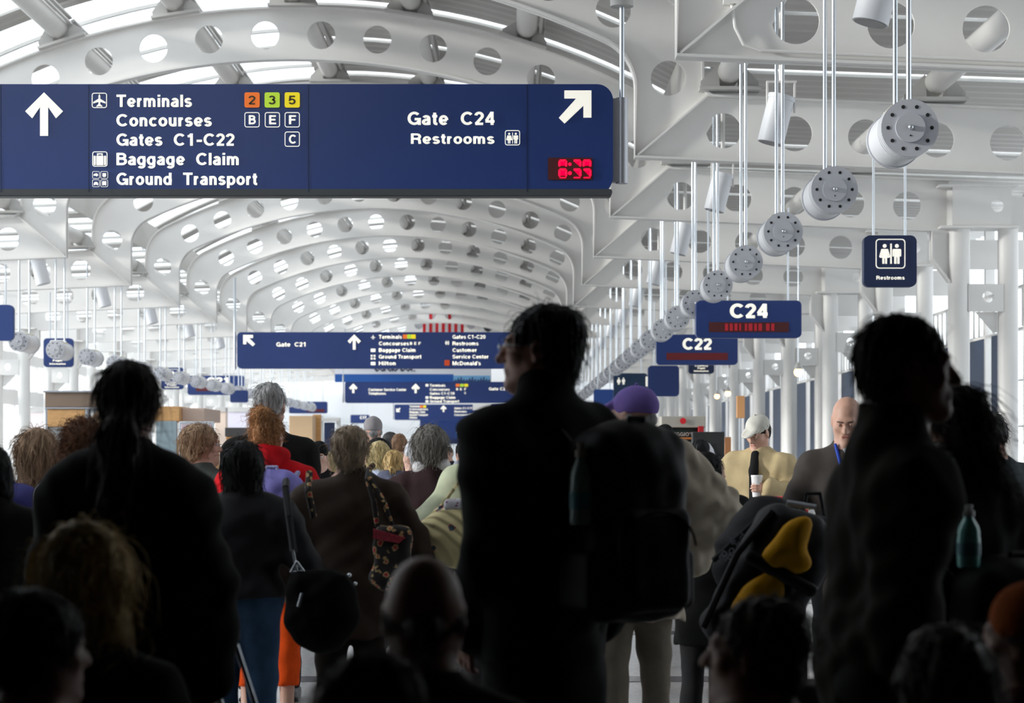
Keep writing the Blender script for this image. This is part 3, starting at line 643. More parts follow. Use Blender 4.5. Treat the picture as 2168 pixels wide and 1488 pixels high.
# --- flag at the far end
Y = 102
root = empty('flag', (0, Y, 0)); f = Face(Y); tag(root, 'red and white striped flag hanging vertically at the far end of the vault', 'flag')
xs = np.linspace(895, 982, 14)
for i in range(13):
    f.poly(root, [rr(xs[i], 652, xs[i + 1] - .01, 770, .01, 1)], 'stripe', mat('flag_red', s2l(225, 40, 50), .8) if i % 2 == 0 else mat('flag_white', (.82, .82, .84), .8), d=.01 + .03 * math.sin(i * 1.3), th=.02)
for _q in (896, 981): MB().cyl((wx(_q, 102), .02, wz(655, 102)), (wx(_q, 102), .02, 8.8), .02, n=8).build('hanging_cord', ALU, root, True)
b = MB(); b.box(wx(862, 122), wx(1045, 122), 122.2, 122.6, wz(740, 122), wz(640, 122)); tag(b.build('wall_gable', mat('gable_grey', (.35, .35, .37), .7)), kind='structure')
for x in (868, 1030): tag(MB().box(wx(x - 5, 122), wx(x + 6, 122), 121.9, 122.2, wz(745, 122), wz(660, 122)).build('wall_gable_pier', mat('gable_dark', (.04, .045, .05), .7)), kind='structure')
# ------------------------------------------------------------------ solid shapes from blended primitives
def V(*a): return np.array(a, dtype=float)
def rotz(a): c, s = math.cos(a), math.sin(a); return np.array([[c, -s, 0], [s, c, 0], [0, 0, 1.]])
def rotx(a): c, s = math.cos(a), math.sin(a); return np.array([[1., 0, 0], [0, c, -s], [0, s, c]])
def roty(a): c, s = math.cos(a), math.sin(a); return np.array([[c, 0, s], [0, 1., 0], [-s, 0, c]])
class Prim: pass
def cone(a, b, ra, rb, k=.03, fl=1.0, R=None):
    """round cone a->b; fl squashes it in depth (local y of R)"""
    p = Prim(); p.t = 'c'; p.a, p.b, p.ra, p.rb, p.k, p.fl, p.R = V(*a), V(*b), ra, rb, k, fl, R; return p
def ell(c, r, k=.03, R=None):
    p = Prim(); p.t = 'e'; p.c, p.r, p.k, p.R = V(*c), V(*r), k, R; return p
def bx(c, h, rad=.02, k=.01, R=None):
    p = Prim(); p.t = 'b'; p.c, p.h, p.rad, p.k, p.R = V(*c), V(*h), rad, k, R; return p
def grow(ps, g):
    out = []
    for p in ps:
        q = Prim(); q.__dict__.update(p.__dict__)
        if q.t == 'c': q.ra = p.ra + g; q.rb = p.rb + g
        elif q.t == 'e': q.r = p.r + g
        else: q.h = p.h + g
        out.append(q)
    return out
def pdist(p, X, Y, Z):
    if p.t == 'c':
        if p.fl != 1.0:
            R = p.R if p.R is not None else np.eye(3); m = (p.a + p.b) / 2
            S = R @ np.diag([1, 1 / p.fl, 1]) @ R.T
            x, y, z = X - m[0], Y - m[1], Z - m[2]
            X, Y, Z = (S[i, 0] * x + S[i, 1] * y + S[i, 2] * z for i in range(3)); a, b = S @ (p.a - m), S @ (p.b - m)
        else: a, b = p.a, p.b
        d = b - a; L = max(1e-9, d @ d)
        x, y, z = X - a[0], Y - a[1], Z - a[2]
        t = np.clip((x * d[0] + y * d[1] + z * d[2]) / L, 0, 1)
        return np.sqrt((x - t * d[0]) ** 2 + (y - t * d[1]) ** 2 + (z - t * d[2]) ** 2) - (p.ra + t * (p.rb - p.ra))
    x, y, z = X - p.c[0], Y - p.c[1], Z - p.c[2]
    if p.R is not None:
        R = p.R; x, y, z = (R[0, i] * x + R[1, i] * y + R[2, i] * z for i in range(3))
    if p.t == 'e':
        k0 = np.sqrt((x / p.r[0]) ** 2 + (y / p.r[1]) ** 2 + (z / p.r[2]) ** 2)
        k1 = np.sqrt((x / p.r[0] ** 2) ** 2 + (y / p.r[1] ** 2) ** 2 + (z / p.r[2] ** 2) ** 2) + 1e-9
        return k0 * (k0 - 1) / k1
    h = np.maximum(p.h - p.rad, .001)
    qx, qy, qz = np.abs(x) - h[0], np.abs(y) - h[1], np.abs(z) - h[2]
    return np.sqrt(np.maximum(qx, 0) ** 2 + np.maximum(qy, 0) ** 2 + np.maximum(qz, 0) ** 2) + np.minimum(np.maximum(qx, np.maximum(qy, qz)), 0) - p.rad
def pbox(p):
    if p.t == 'c': r = max(p.ra, p.rb) * max(1, p.fl if p.fl > 1 else 1); return np.minimum(p.a, p.b) - r, np.maximum(p.a, p.b) + r
    r = np.linalg.norm(p.r if p.t == 'e' else p.h) if p.R is not None else (p.r if p.t == 'e' else p.h)
    return p.c - r, p.c + r
class Solid:
    def __init__(s, prims, h, cuts=(), wr=0.0, wrs=1.0, seed=0, noise=None, pad=.05):
        s.h = h; bs = [pbox(p) for p in prims]
        lo = np.min([b[0] for b in bs], 0) - 3 * h - .02; hi = np.max([b[1] for b in bs], 0) + 3 * h + .02
        n = np.ceil((hi - lo) / h).astype(int) + 1; s.lo = lo; s.n = n
        s.ax = [lo[i] + h * np.arange(n[i]) for i in range(3)]
        s.f = np.full(n, .12, dtype=np.float32)
        for p, b in zip(prims, bs):
            m = pad + p.k; s._apply(p, b[0] - m, b[1] + m, False)
        for p in cuts:
            if isinstance(p, Prim):
                b = pbox(p); s._apply(p, b[0] - .03, b[1] + .03, True)
            else: s.f = np.maximum(s.f, p(*np.meshgrid(*s.ax, indexing='ij', sparse=True)).astype(np.float32))
        if wr:
            X, Y, Z = np.meshgrid(*s.ax, indexing='ij', sparse=True); q = seed * 1.7
            w1 = np.sin(X * 9 * wrs + q) * .9 + np.sin(Z * 5 * wrs + q * 2) * .8
            w2 = np.sin(Y * 11 * wrs + q * 3) + np.sin(Z * 7 * wrs - X * 6 * wrs)
            g = np.sin(Z * 26 * wrs + 2.2 * w1 + 1.4 * w2 + X * 14) + .6 * np.sin(Z * 47 * wrs - X * 31 + 2.0 * w2 - w1) + .4 * np.sin(X * 60 + Z * 20 + 3 * w1)
            s.f += (wr * g).astype(np.float32)
        if noise is not None: s.f += noise(*np.meshgrid(*s.ax, indexing='ij', sparse=True)).astype(np.float32)
    def _apply(s, p, lo, hi, sub):
        i0 = np.maximum(np.floor((lo - s.lo) / s.h).astype(int), 0); i1 = np.minimum(np.ceil((hi - s.lo) / s.h).astype(int) + 1, s.n)
        if np.any(i1 <= i0): return
        sl = tuple(slice(a, b) for a, b in zip(i0, i1))
        X, Y, Z = np.meshgrid(*[s.ax[i][sl[i]] for i in range(3)], indexing='ij', sparse=True)
        d = pdist(p, X, Y, Z); f = s.f[sl]; k = max(p.k, 1e-4)
        if sub:
            d = -d; hh = np.maximum(k - np.abs(d - f), 0) / k; s.f[sl] = np.maximum(d, f) + hh * hh * k * .25
        else:
            hh = np.maximum(k - np.abs(d - f), 0) / k; s.f[sl] = np.minimum(d, f) - hh * hh * k * .25
    def verts(s):
        f = s.f; f[0] = f[-1] = .1; f[:, 0] = f[:, -1] = .1; f[:, :, 0] = f[:, :, -1] = .1
        ins = f < 0; nx, ny, nz = f.shape; cs = (nx - 1, ny - 1, nz - 1)
        acc = np.zeros((4, cs[0] * cs[1] * cs[2])); quads = []
        cid = lambda i, j, k: (i * cs[1] + j) * cs[2] + k
        for ax in range(3):
            A = [slice(None)] * 3; B = [slice(None)] * 3; A[ax] = slice(0, -1); B[ax] = slice(1, None)
            cr = ins[tuple(A)] != ins[tuple(B)]; I = np.nonzero(cr)
            fa = f[tuple(A)][cr]; fb = f[tuple(B)][cr]; t = fa / (fa - fb)
            P = [I[0].astype(float), I[1].astype(float), I[2].astype(float)]; P[ax] = P[ax] + t
            u, v = [(1, 2), (2, 0), (0, 1)][ax]; cell = []
            for du, dv in ((-1, -1), (0, -1), (0, 0), (-1, 0)):
                J = [I[0].copy(), I[1].copy(), I[2].copy()]; J[u] += du; J[v] += dv; c = cid(*J); cell.append(c)
                for q in range(3): acc[q] += np.bincount(c, P[q], acc.shape[1])
                acc[3] += np.bincount(c, minlength=acc.shape[1])
            cell = np.array(cell).T; flip = fa > 0; cell[flip] = cell[flip][:, ::-1]; quads.append(cell)
        act = np.nonzero(acc[3])[0]; remap = np.zeros(acc.shape[1], dtype=np.int64); remap[act] = np.arange(len(act))
        co = (acc[:3, act] / acc[3, act]).T * s.h + s.lo
        return co, remap[np.concatenate(quads)]
def mesh_np(name, parts):
    """parts: list of (coords, quads or tris) merged as one mesh"""
    vs, fs, n = [], [], 0
    for c, q in parts: vs.append(c); fs.append(q + n); n += len(c)
    co = np.concatenate(vs); me = bpy.data.meshes.new(name); me.vertices.add(len(co)); me.vertices.foreach_set('co', co.astype(np.float32).ravel())
    tot = np.concatenate([np.full(len(q), q.shape[1]) for q in fs]); idx = np.concatenate([q.ravel() for q in fs])
    me.loops.add(len(idx)); me.loops.foreach_set('vertex_index', idx.astype(np.int32)); me.polygons.add(len(tot))
    me.polygons.foreach_set('loop_start', np.concatenate([[0], np.cumsum(tot)[:-1]]).astype(np.int32)); me.polygons.foreach_set('loop_total', tot.astype(np.int32))
    me.update(calc_edges=True); me.validate(); me.polygons.foreach_set('use_smooth', [True] * len(me.polygons)); return me
def solid(name, prims, h, m, parent=None, **kw):
    s = Solid(prims, h, **kw); co, q = s.verts(); return link(name, mesh_np(name, [(co, q)]), m, parent)
def strands(co, q, n, length, rad, down, spread=.25, keep=None, seed=1, curl=0.0, lift=.004):
    """thin tapering hair strands rooted on the surface (co,q) and running along its fall"""
    r = np.random.RandomState(seed); a, b, c = co[q[:, 0]], co[q[:, 1]], co[q[:, 2]]
    nr = np.cross(b - a, c - a); nr /= np.linalg.norm(nr, axis=1)[:, None] + 1e-9; ce = (a + c) / 2
    if keep is not None:
        w = keep(ce); ce, nr = ce[w], nr[w]
    if len(ce) == 0: return np.zeros((0, 3)), np.zeros((0, 3), int)
    i = r.randint(0, len(ce), n); P = ce[i] + nr[i] * -.002; N = nr[i]
    dn = np.array(down, float); T = dn - (N @ dn)[:, None] * N; T /= np.linalg.norm(T, axis=1)[:, None] + .2
    T = T + r.randn(n, 3) * spread; T /= np.linalg.norm(T, axis=1)[:, None]
    L = length * (.5 + .8 * r.rand(n)); side = np.cross(T, N); side /= np.linalg.norm(side, axis=1)[:, None] + 1e-9
    K = 6; rows = []; ph = r.rand(n) * 6
    cen = co.mean(0)
    for k in range(K):
        u = k / (K - 1); off = N * (lift * 4 * u * (1.4 - u) * r.rand(n)[:, None] + .002) if k == K - 1 else N * (lift * 4 * u * (1.3 - u) * .6)
        C = P + T * (L * u)[:, None] + off + np.outer(u * u * L * .35, dn) - N * (L * u * u * 1.6 * .35)[:, None] * 1.0
        if curl: C = C + side * (np.sin(ph + u * 9) * curl * u)[:, None] + N * ((np.cos(ph + u * 9) + .6) * curl * u)[:, None]
        w = rad * (1 - .85 * u)
        for g in range(3):
            an = g * 2 * PI / 3; rows.append(C + side * (w * math.cos(an)) + N * (w * math.sin(an)))
    co2 = np.stack(rows, 1).reshape(-1, 3); base = np.arange(n)[:, None] * (K * 3); F_ = []
    for k in range(K - 1):
        for g in range(3): F_.append(base + np.array([[k * 3 + g, k * 3 + (g + 1) % 3, k * 3 + 3 + (g + 1) % 3, k * 3 + 3 + g]]))
    return co2, np.concatenate(F_)

# ------------------------------------------------------------------ people
def hairmat(name, c, rough=.45, n=.45): return mat('hair_' + name, c, rough, noise=n, nscale=40, stretch=(1, 1, .12), bump=.25, spec=.22)
def cloth(name, c, rough=.9, n=.12): return mat('cloth_' + name, c, rough, noise=n, nscale=14, bump=.12, spec=.15)
SKIN = mat('skin_light', (.62, .36, .27), .5, noise=.08, nscale=20)
SKIN2 = mat('skin_tan', (.36, .2, .14), .5, noise=.08, nscale=20)
LIP = mat('lips', (.45, .16, .14), .5); EYEW = mat('eye_white', (.8, .8, .8), .2); EYED = mat('iris_dark', (.03, .02, .015), .2)
SHOE = mat('shoe_black', (.02, .02, .02), .4); SEATM = mat('black_vinyl_seat', (.012, .012, .012), .5)

def head_prims(R, c, k, jaw=1.0):
    """R: head rotation (faces local +y), c: head centre"""
    T = lambda x, y, z: c + R @ V(x, y, z) * k
    P = [ell(T(0, -.014, .026), V(.078, .098, .093) * k, .02, R), ell(T(0, .028, -.035), V(.064 * jaw, .068, .082) * k, .03, R),
         cone(T(-.046 * jaw, .01, -.062), T(0, .078, -.100), .030 * k, .021 * k, .025), cone(T(.046 * jaw, .01, -.062), T(0, .078, -.100), .030 * k, .021 * k, .025),
         cone(T(-.034, .083, .022), T(.034, .083, .022), .013 * k, .013 * k, .02),
         cone(T(0, .092, .014), T(0, .118, -.030), .009 * k, .0135 * k, .012), ell(T(-.013, .102, -.034), V(.009, .012, .009) * k, .008, R), ell(T(.013, .102, -.034), V(.009, .012, .009) * k, .008, R),
         cone(T(-.018, .094, -.058), T(.018, .094, -.058), .0085 * k, .0085 * k, .008), cone(T(-.016, .091, -.070), T(.016, .091, -.070), .010 * k, .010 * k, .008),
         ell(T(-.042, .062, -.022), V(.022, .02, .02) * k, .02, R), ell(T(.042, .062, -.022), V(.022, .02, .02) * k, .02, R)]
    for s in (-1, 1):
        P += [ell(T(s * .080, -.008, -.008), V(.010, .022, .032) * k, .008, R @ rotz(-s * .25)), ell(T(s * .078, -.002, -.034), V(.008, .010, .012) * k, .006, R)]
    cuts = [ell(T(s * .031, .104, .004), V(.016, .013, .010) * k, .014, R) for s in (-1, 1)]
    for q in cuts: q.k = .012
    cuts += [ell(T(s * .088, -.004, -.004), V(.006, .010, .014) * k, .006, R) for s in (-1, 1)]
    return P, cuts, T
def hand(w, d, palm, k, s, curl=.5):
    """w wrist point, d unit direction of the hand, palm unit normal of the palm side, s side sign"""
    d = V(*d) / np.linalg.norm(d); palm = V(*palm); palm = palm - d * (palm @ d); palm /= np.linalg.norm(palm); u = np.cross(d, palm) * s
    P = [cone(w, w + d * .05 * k, .026 * k, .030 * k, .02), ]
    for i, (o, L) in enumerate(((-.030, .068), (-.010, .078), (.010, .073), (.029, .058))):
        b = w + d * .085 * k + u * o * k; P.append(cone(w + d * .03 * k + u * o * .7 * k, b, .015 * k, .0115 * k, .014))
        p = b; a = curl * .5
        for j, f in enumerate((.45, .32, .23)):
            dd = d * math.cos(a) + palm * math.sin(a); q = p + dd * L * f * k; P.append(cone(p, q, (.0098 - .0008 * j) * k, (.0092 - .0010 * j) * k, .003)); p = q; a += curl * .9
    b = w + d * .025 * k - u * .024 * k; q = b + (d * .65 - u * .6 + palm * .35) * .042 * k; e = q + (d * .85 - u * .1 + palm * .5 * (0.5 + curl)) * .032 * k; g = e + (d * .9 + palm * .4 + u * .1) * .024 * k
    P += [cone(b, q, .016 * k, .012 * k, .012), cone(q, e, .0115 * k, .0105 * k, .004), cone(e, g, .0105 * k, .009 * k, .004)]
    return P

DEF_ARM = ((.045, .0, -.29), (.01, .06, -.25))
def person(label, px, top, Y, yaw=0.0, hy=0.0, hp=0.0, ht=0.0, sit=False, height=None, build=1.0, skin=SKIN, hair=None, hstyle='short', hlen=.0, coat=None, coatm=None,
           coatlen=.82, legm=None, larm=DEF_ARM, rarm=DEF_ARM, lean=0.0, leanx=0.0, collar=.0, hood=None, skirt=None, vx=.010, face=False, wr=.0035, puff=0.0, name='person', shirt=None, shortsleeve=False, hatm=None, extra=None, group=None, fold=1.0, hvol=0.0, strandn=600, shoulder=1.0, slope=.028, headw=1.0, bare_leg=None):
    """px, top: where the head's centre line and crown appear in the photo; Y: distance. Local frame faces +y (away from the camera)."""
    zt = wz(top, Y); X = wx(px, Y)
    if sit: H = height or (zt - .38) / .52; 
    else: H = height or zt
    k = H / 1.75; g = {}
    # joints
    if sit:
        zt0 = zt; hipz = .50; spine = zt0 - hipz; sh_z = hipz + spine * .56 - .02
    else: hipz = .93 * k; sh_z = 1.385 * k
    hd_z = zt - (.121 + (.010 if hair is not None else 0)) * k
    ly = lean
    pel = V(0, 0, hipz); che = V(leanx * .6, ly * .6, sh_z - .16 * k); nb = V(leanx, ly, sh_z + .075 * k)
    hc = V(leanx * 1.15, ly * 1.25 + .02 * k, hd_z)
    R = rotz(hy) @ rotx(-hp) @ roty(ht)
    HP, HC, T = head_prims(R, hc, k * headw)
    S = [V(leanx + s * .165 * k * build ** .5 * shoulder, ly, sh_z - slope * k) for s in (-1, 1)]
    E, W, HD = [], [], []
    for i, s in enumerate((-1, 1)):
        a = (larm, rarm)[i]; e = S[i] + V(s * a[0][0], a[0][1], a[0][2]) * k; w = e + V(s * a[1][0], a[1][1], a[1][2]) * k; E.append(e); W.append(w)
    Kn, An = [], []
    for s in (-1, 1):
        if sit: Kn.append(V(s * .12 * k, .44 * k, hipz + .02)); An.append(V(s * .12 * k, .46 * k, .09))
        else: Kn.append(V(s * .105 * k, .02 * k, .50 * k)); An.append(V(s * .11 * k, -.02 * k, .09 * k))
    b = build
    torso = [cone(pel + V(-.055 * k, 0, .0), pel + V(.055 * k, 0, 0), .122 * k * b, .122 * k * b, .06, .86), cone(pel + V(0, 0, .06 * k), che, .128 * k * b, .142 * k * b, .08, .80),
             cone(che + V(-.05 * k, 0, .04 * k), che + V(.05 * k, 0, .04 * k), .128 * k * b, .128 * k * b, .07, .78),
             cone(S[0] + V(.01 * k, 0, -.005 * k), nb + V(-.02, -.01, -.05 * k), .056 * k, .064 * k, .09), cone(S[1] + V(-.01 * k, 0, -.005 * k), nb + V(.02, -.01, -.05 * k), .056 * k, .064 * k, .09), ]
    neck = [cone(nb + V(0, -.01, -.05 * k), hc + R @ V(0, -.022, -.07) * k, .062 * k, .054 * k, .03)]
    arms, sleeves = [], []
    for i in (0, 1): arms += [cone(S[i], E[i], .047 * k, .040 * k, .07), cone(E[i], W[i], .040 * k, .026 * k, .03)]
    legs = []
    for i, s in enumerate((-1, 1)): legs += [cone(pel + V(s * .085 * k, 0, -.03 * k), Kn[i], .088 * k * b, .055 * k, .04), cone(Kn[i], An[i], .056 * k, .038 * k, .03), cone(An[i] + V(0, -.02, -.03 * k), An[i] + V(s * .02, .15 * k, -.055 * k), .038 * k, .03 * k, .03)]
    hands = []
    for i, s in enumerate((-1, 1)):
        d = (W[i] - E[i]); d /= np.linalg.norm(d); hands += hand(W[i], d + V(0, .1, -.15), V(-s, .25, 0.01), k, s, .55)
    root_z = 0.0
    body = Solid(HP + neck + torso + arms + legs, vx, cuts=HC); co, q = body.verts()
    hs = Solid(hands, .006 if vx < .012 else .009); hco, hq = hs.verts()
    me = mesh_np('body', [(co, q), (hco, hq)])
    root = empty(name, (X, Y, 0), yaw); tag(root, label, 'person', group); link('body', me, skin, root)
    cm = coatm
    if coat is not False and cm is not None:
        g0 = .016 + puff
        pr = grow(torso, g0 * .8) + grow(arms, g0 + .008 + puff * .5)
        if not sit or True:
            hem = hipz - (1 - coatlen) * 2.0 * k
            if not sit: pr += [cone(pel + V(0, 0, .02), V(0, 0, max(hem, .1)), .150 * k * b + puff, (.150 + .06 * (1 - coatlen)) * k * b + puff, .05, .80)]
        # cuffs stop at the wrists, collar opening follows the neck
        cuts = []
        zc = sh_z + (.125 + collar) * k
        cuts.append(lambda X_, Y_, Z_: (Z_ - zc) + 0 * X_ + 0 * Y_)
        if not sit: cuts.append(lambda X_, Y_, Z_: (hem - Z_) + 0 * X_ + 0 * Y_ + .02 * np.sin(X_ * 9) * .3)
        pr.append(cone(nb + V(0, -.012, -.05 * k), nb + V(0, -.006, (.03 + collar) * k), .080 * k, .072 * k, .03))
        cuts.append(cone(nb + V(0, .010, .06 * k), nb + V(0, .03, .35 * k), .054 * k, .07 * k, .01))
        solid('jacket', pr, max(vx, .010), cm, root, cuts=cuts, wr=wr * fold, seed=int(px) % 17)
    if legm is not None:
        pr = grow(legs[0:2] + legs[3:5], .022) + grow(torso[:1], .012)
        if skirt: pr += [cone(pel, V(0, 0, skirt), .14 * k * b, .2 * k * b, .05, .85)]
        zl = .07 if not bare_leg else bare_leg
        solid('trousers' if not skirt else 'skirt', pr, max(vx, .011), legm, root, cuts=[lambda X_, Y_, Z_: (zl - Z_) + 0 * X_ + 0 * Y_], wr=.003 * fold, seed=int(px) % 13)
    if sit or vx < .02:
        for i, s in enumerate((-1, 1)):
            solid('shoe', [cone(An[i] + V(0, -.03, -.04 * k), An[i] + V(s * .02, .17 * k, -.05 * k), .046 * k, .038 * k, .02), bx(An[i] + V(s * .01, .06, -.078 * k + .0), V(.045, .13, .012) * k, .008, .01)], .012, SHOE, root, cuts=[lambda X_, Y_, Z_: (.002 - Z_) + 0 * X_ + 0 * Y_])
    # hair
    kk = k * headw
    if hair is not None:
        Tn = lambda x, y, z: hc + R @ V(x, y, z) * kk
        hp_ = [ell(Tn(0, -.020, .032), (V(.086, .106, .096) + hvol) * kk, .02, R)]
        cut = [ell(Tn(0, .110, -.055), V(.085, .105, .10) * kk, .015, R)]; dn = R @ V(0, -.25, -1); ns = strandn; ln = .05; rd = .0022; curl = 0; sp = .28
        keep = None
        if hstyle == 'short': cut.append(ell(Tn(0, .02, -.13), V(.14, .09, .075) * kk, .01, R)); hp_.append(ell(Tn(0, -.05, -.03), V(.070, .062, .06) * kk, .03, R))
        elif hstyle == 'balding': hp_ = [cone(Tn(-.06, -.02, -.01), Tn(0, -.085, -.02), .026 * kk, .03 * kk, .03), cone(Tn(.06, -.02, -.01), Tn(0, -.085, -.02), .026 * kk, .03 * kk, .03)]; cut = []; ns //= 3
        elif hstyle == 'bob':
            hp_ += [cone(Tn(-.045, -.03, .0), Tn(-.055, -.035, -.10 - hlen), .060 * kk, .050 * kk, .04), cone(Tn(.045, -.03, .0), Tn(.055, -.035, -.10 - hlen), .060 * kk, .050 * kk, .04), ell(Tn(0, -.065, -.05 - hlen * .5), V(.075, .055, .085 + hlen * .5) * kk, .03, R)]; ln = .09
        elif hstyle == 'long':
            hp_ += [cone(Tn(-.04, -.04, .0), Tn(-.06, -.075, -.13 - hlen), .058 * kk, .045 * kk, .05), cone(Tn(.04, -.04, .0), Tn(.06, -.075, -.13 - hlen), .058 * kk, .045 * kk, .05), cone(Tn(0, -.07, -.02), Tn(0, -.10, -.16 - hlen), .06 * kk, .05 * kk, .05)]; ln = .13
        elif hstyle == 'pony':
            hp_ += [ell(Tn(0, -.08, -.02), V(.062, .055, .06) * kk, .03, R), cone(Tn(0, -.12, -.03), Tn(.0, -.16, -.10), .034 * kk, .055 * kk, .03), cone(Tn(0, -.16, -.10), Tn(-.01, -.17, -.26 - hlen * .5), .055 * kk, .055 * kk, .03), cone(Tn(-.01, -.17, -.26 - hlen * .5), Tn(-.02, -.16, -.34 - hlen), .055 * kk, .02 * kk, .03)]; ln = .12; sp = .15
        elif hstyle == 'bun':
            hp_ += [ell(Tn(0, -.06, -.04), V(.07, .055, .06) * kk, .03, R), ell(Tn(-.005, -.075, .115), V(.062, .052, .052) * kk, .012, R), ell(Tn(-.04, -.07, .098), V(.03, .03, .025) * kk, .01, R), ell(Tn(.03, -.085, .135), V(.022, .022, .018) * kk, .01, R)]; cut.append(ell(Tn(0, -.03, -.17), V(.12, .12, .06) * kk, .01, R)); curl = .012; sp = .5
        elif hstyle == 'lowbun':
            hp_ += [ell(Tn(0, -.07, -.04), V(.07, .055, .055) * kk, .03, R), ell(Tn(0, -.135, -.05), V(.032, .028, .032) * kk, .008, R)]; sp = .12
        elif hstyle == 'curly':
            hp_ += [ell(Tn(0, -.05, -.05), V(.10, .085, .11) * kk, .03, R), ell(Tn(0, -.02, .03), V(.100, .11, .10) * kk, .03, R)]; curl = .02; ln = .07; sp = .6
        elif hstyle == 'layered':
            hp_ += [ell(Tn(0, -.055, -.03), V(.078, .066, .09) * kk, .03, R), ell(Tn(0, -.06, .05), V(.08, .07, .06) * kk, .03, R)]; cut.append(ell(Tn(0, -.02, -.17), V(.13, .09, .055) * kk, .01, R)); ln = .06; sp = .35
        rs = (int(px) * 7) % 31
        def hn(X_, Y_, Z_):
            a = np.arctan2(X_ - hc[0], Y_ - hc[1] + .001); return .0026 * np.sin(a * 34 + 3 * np.sin(Z_ * 22 + rs)) + .0018 * np.sin(a * 61 + Z_ * 30) + .002 * np.sin(Z_ * 45 + 5 * a + rs)
        sl = Solid(hp_, min(vx, .009), cuts=cut, noise=hn); c2, q2 = sl.verts(); parts = [(c2, q2)]
        if ns: parts.append(strands(c2, q2, ns, ln * k, rd, dn, sp, seed=rs, curl=curl, lift=.005))
        if ns and hstyle not in ('balding',): parts.append(strands(c2, q2, ns // 8, ln * 1.3 * k, .0014, dn, sp * 2.2, seed=rs + 5, curl=curl + .006, lift=.02))
        link('hair', mesh_np('hair', parts), hair, root)
    if face:
        Tn = lambda x, y, z: hc + R @ V(x, y, z) * kk
        for s in (-1, 1):
            b_ = MB().sph(Tn(s * .031, .083, .004), .0125 * kk, 12, 10); b_.build('eye', EYEW, root, True)
            b_ = MB().sph(Tn(s * .031, .0925, .004), .0055 * kk, 10, 8); b_.build('iris', EYED, root, True)
            if hp > .2: MB().sph(Tn(s * .031, .0850, .0085), .0130 * kk, 12, 10).build('eyelid', skin, root, True)
            solid('eyebrow', [cone(Tn(s * .016, .100, .024), Tn(s * .046, .090, .026), .0045 * kk, .003 * kk, .004)], .003, hair or hairmat('brow', (.08, .05, .03)), root)
        solid('lips', [cone(Tn(-.018, .0985, -.0605), Tn(.018, .0985, -.0605), .0055 * kk, .0055 * kk, .004), cone(Tn(-.014, .097, -.069), Tn(.014, .097, -.069), .006 * kk, .006 * kk, .004)], .003, LIP, root)
    if hood is not None:
        hm, up = hood
        if up: solid('hood', [ell(hc + R @ V(0, -.03, .01) * kk, V(.098, .115, .13) * kk, .03, R), cone(nb + V(0, -.05, .02), hc + R @ V(0, -.06, -.05) * kk, .10 * kk, .09 * kk, .05)], .010, hm, root, cuts=[ell(hc + R @ V(0, .11, -.02) * kk, V(.075, .1, .11) * kk, .01, R)], wr=.003)
        else: solid('hood', [cone(nb + V(-.07, -.03, .035) * 1.0, nb + V(0, -.10, .0), .05 * k, .06 * k, .04), cone(nb + V(.07, -.03, .035), nb + V(0, -.10, .0), .05 * k, .06 * k, .04), cone(nb + V(-.07, -.02, .04), nb + V(-.04, .06, .02), .045 * k, .03 * k, .03), cone(nb + V(.07, -.02, .04), nb + V(.04, .06, .02), .045 * k, .03 * k, .03), ell(nb + V(0, -.07, .06), V(.10, .06, .05) * k, .03)], .009, hm, root, wr=.004)
    if hatm is not None:
        style, hm = hatm; Tn = lambda x, y, z: hc + R @ V(x, y, z) * kk
        if style == 'cap':
            solid('cap', [ell(Tn(0, -.016, .050), V(.090, .110, .090) * kk, .02, R), cone(Tn(-.045, .085, .052), Tn(-.03, .155, .035), .016 * kk, .010 * kk, .03, .5), cone(Tn(.045, .085, .052), Tn(.03, .155, .035), .016 * kk, .010 * kk, .03, .5), ell(Tn(0, .115, .046), V(.062, .062, .009) * kk, .012, R @ rotx(-.2))], .007, hm, root,
                  cuts=[lambda X_, Y_, Z_: -((X_ - hc[0]) * R[0, 2] + (Y_ - hc[1]) * R[1, 2] + (Z_ - hc[2]) * R[2, 2]) + .012 * k], wr=.0015)
            MB().sph(Tn(0, -.016, .142), .009 * kk, 10, 8).build('cap_button', hm, root, True)
        elif style == 'beanie':
            solid('beanie', [ell(Tn(0, -.018, .045), V(.090, .110, .098) * kk, .02, R)], .008, hm, root, cuts=[lambda X_, Y_, Z_: -((X_ - hc[0]) * R[0, 2] + (Y_ - hc[1]) * R[1, 2] + (Z_ - hc[2]) * R[2, 2]) + .005], wr=.001)
    if sit:
        s_ = empty('airport_seat', (X, Y, 0), yaw); tag(s_, 'black vinyl airport seat under ' + sit, 'seat')
        MB().box(-.25, .25, -.12, .40, .33, .385, .02).build('seat_cushion', SEATM, s_)
        MB().box(-.25, .25, -.19, -.13, .40, .80, .02).build('backrest', SEATM, s_)
        for sx in (-1, 1): MB().box(sx * .24 - .02, sx * .24 + .02, -.17, .35, .26, .33).box(sx * .24 - .02, sx * .24 + .02, -.17, -.13, .28, .5).build('side_frame', ALU, s_); MB().cyl((sx * .2, .1, 0), (sx * .2, .1, .3), .02).build('leg', ALU, s_, True)
    info = dict(root=root, X=X, Y=Y, k=k, hc=hc, R=R, S=S, E=E, W=W, nb=nb, che=che, pel=pel, sh_z=sh_z, hipz=hipz, yaw=yaw, T=lambda x, y, z: hc + R @ V(x, y, z) * k * headw)
    return info
def loc(info, p):
    """local point of a person to the hall"""
    c, s = math.cos(info['yaw']), math.sin(info['yaw']); return V(info['X'] + c * p[0] - s * p[1], info['Y'] + s * p[0] + c * p[1], p[2])
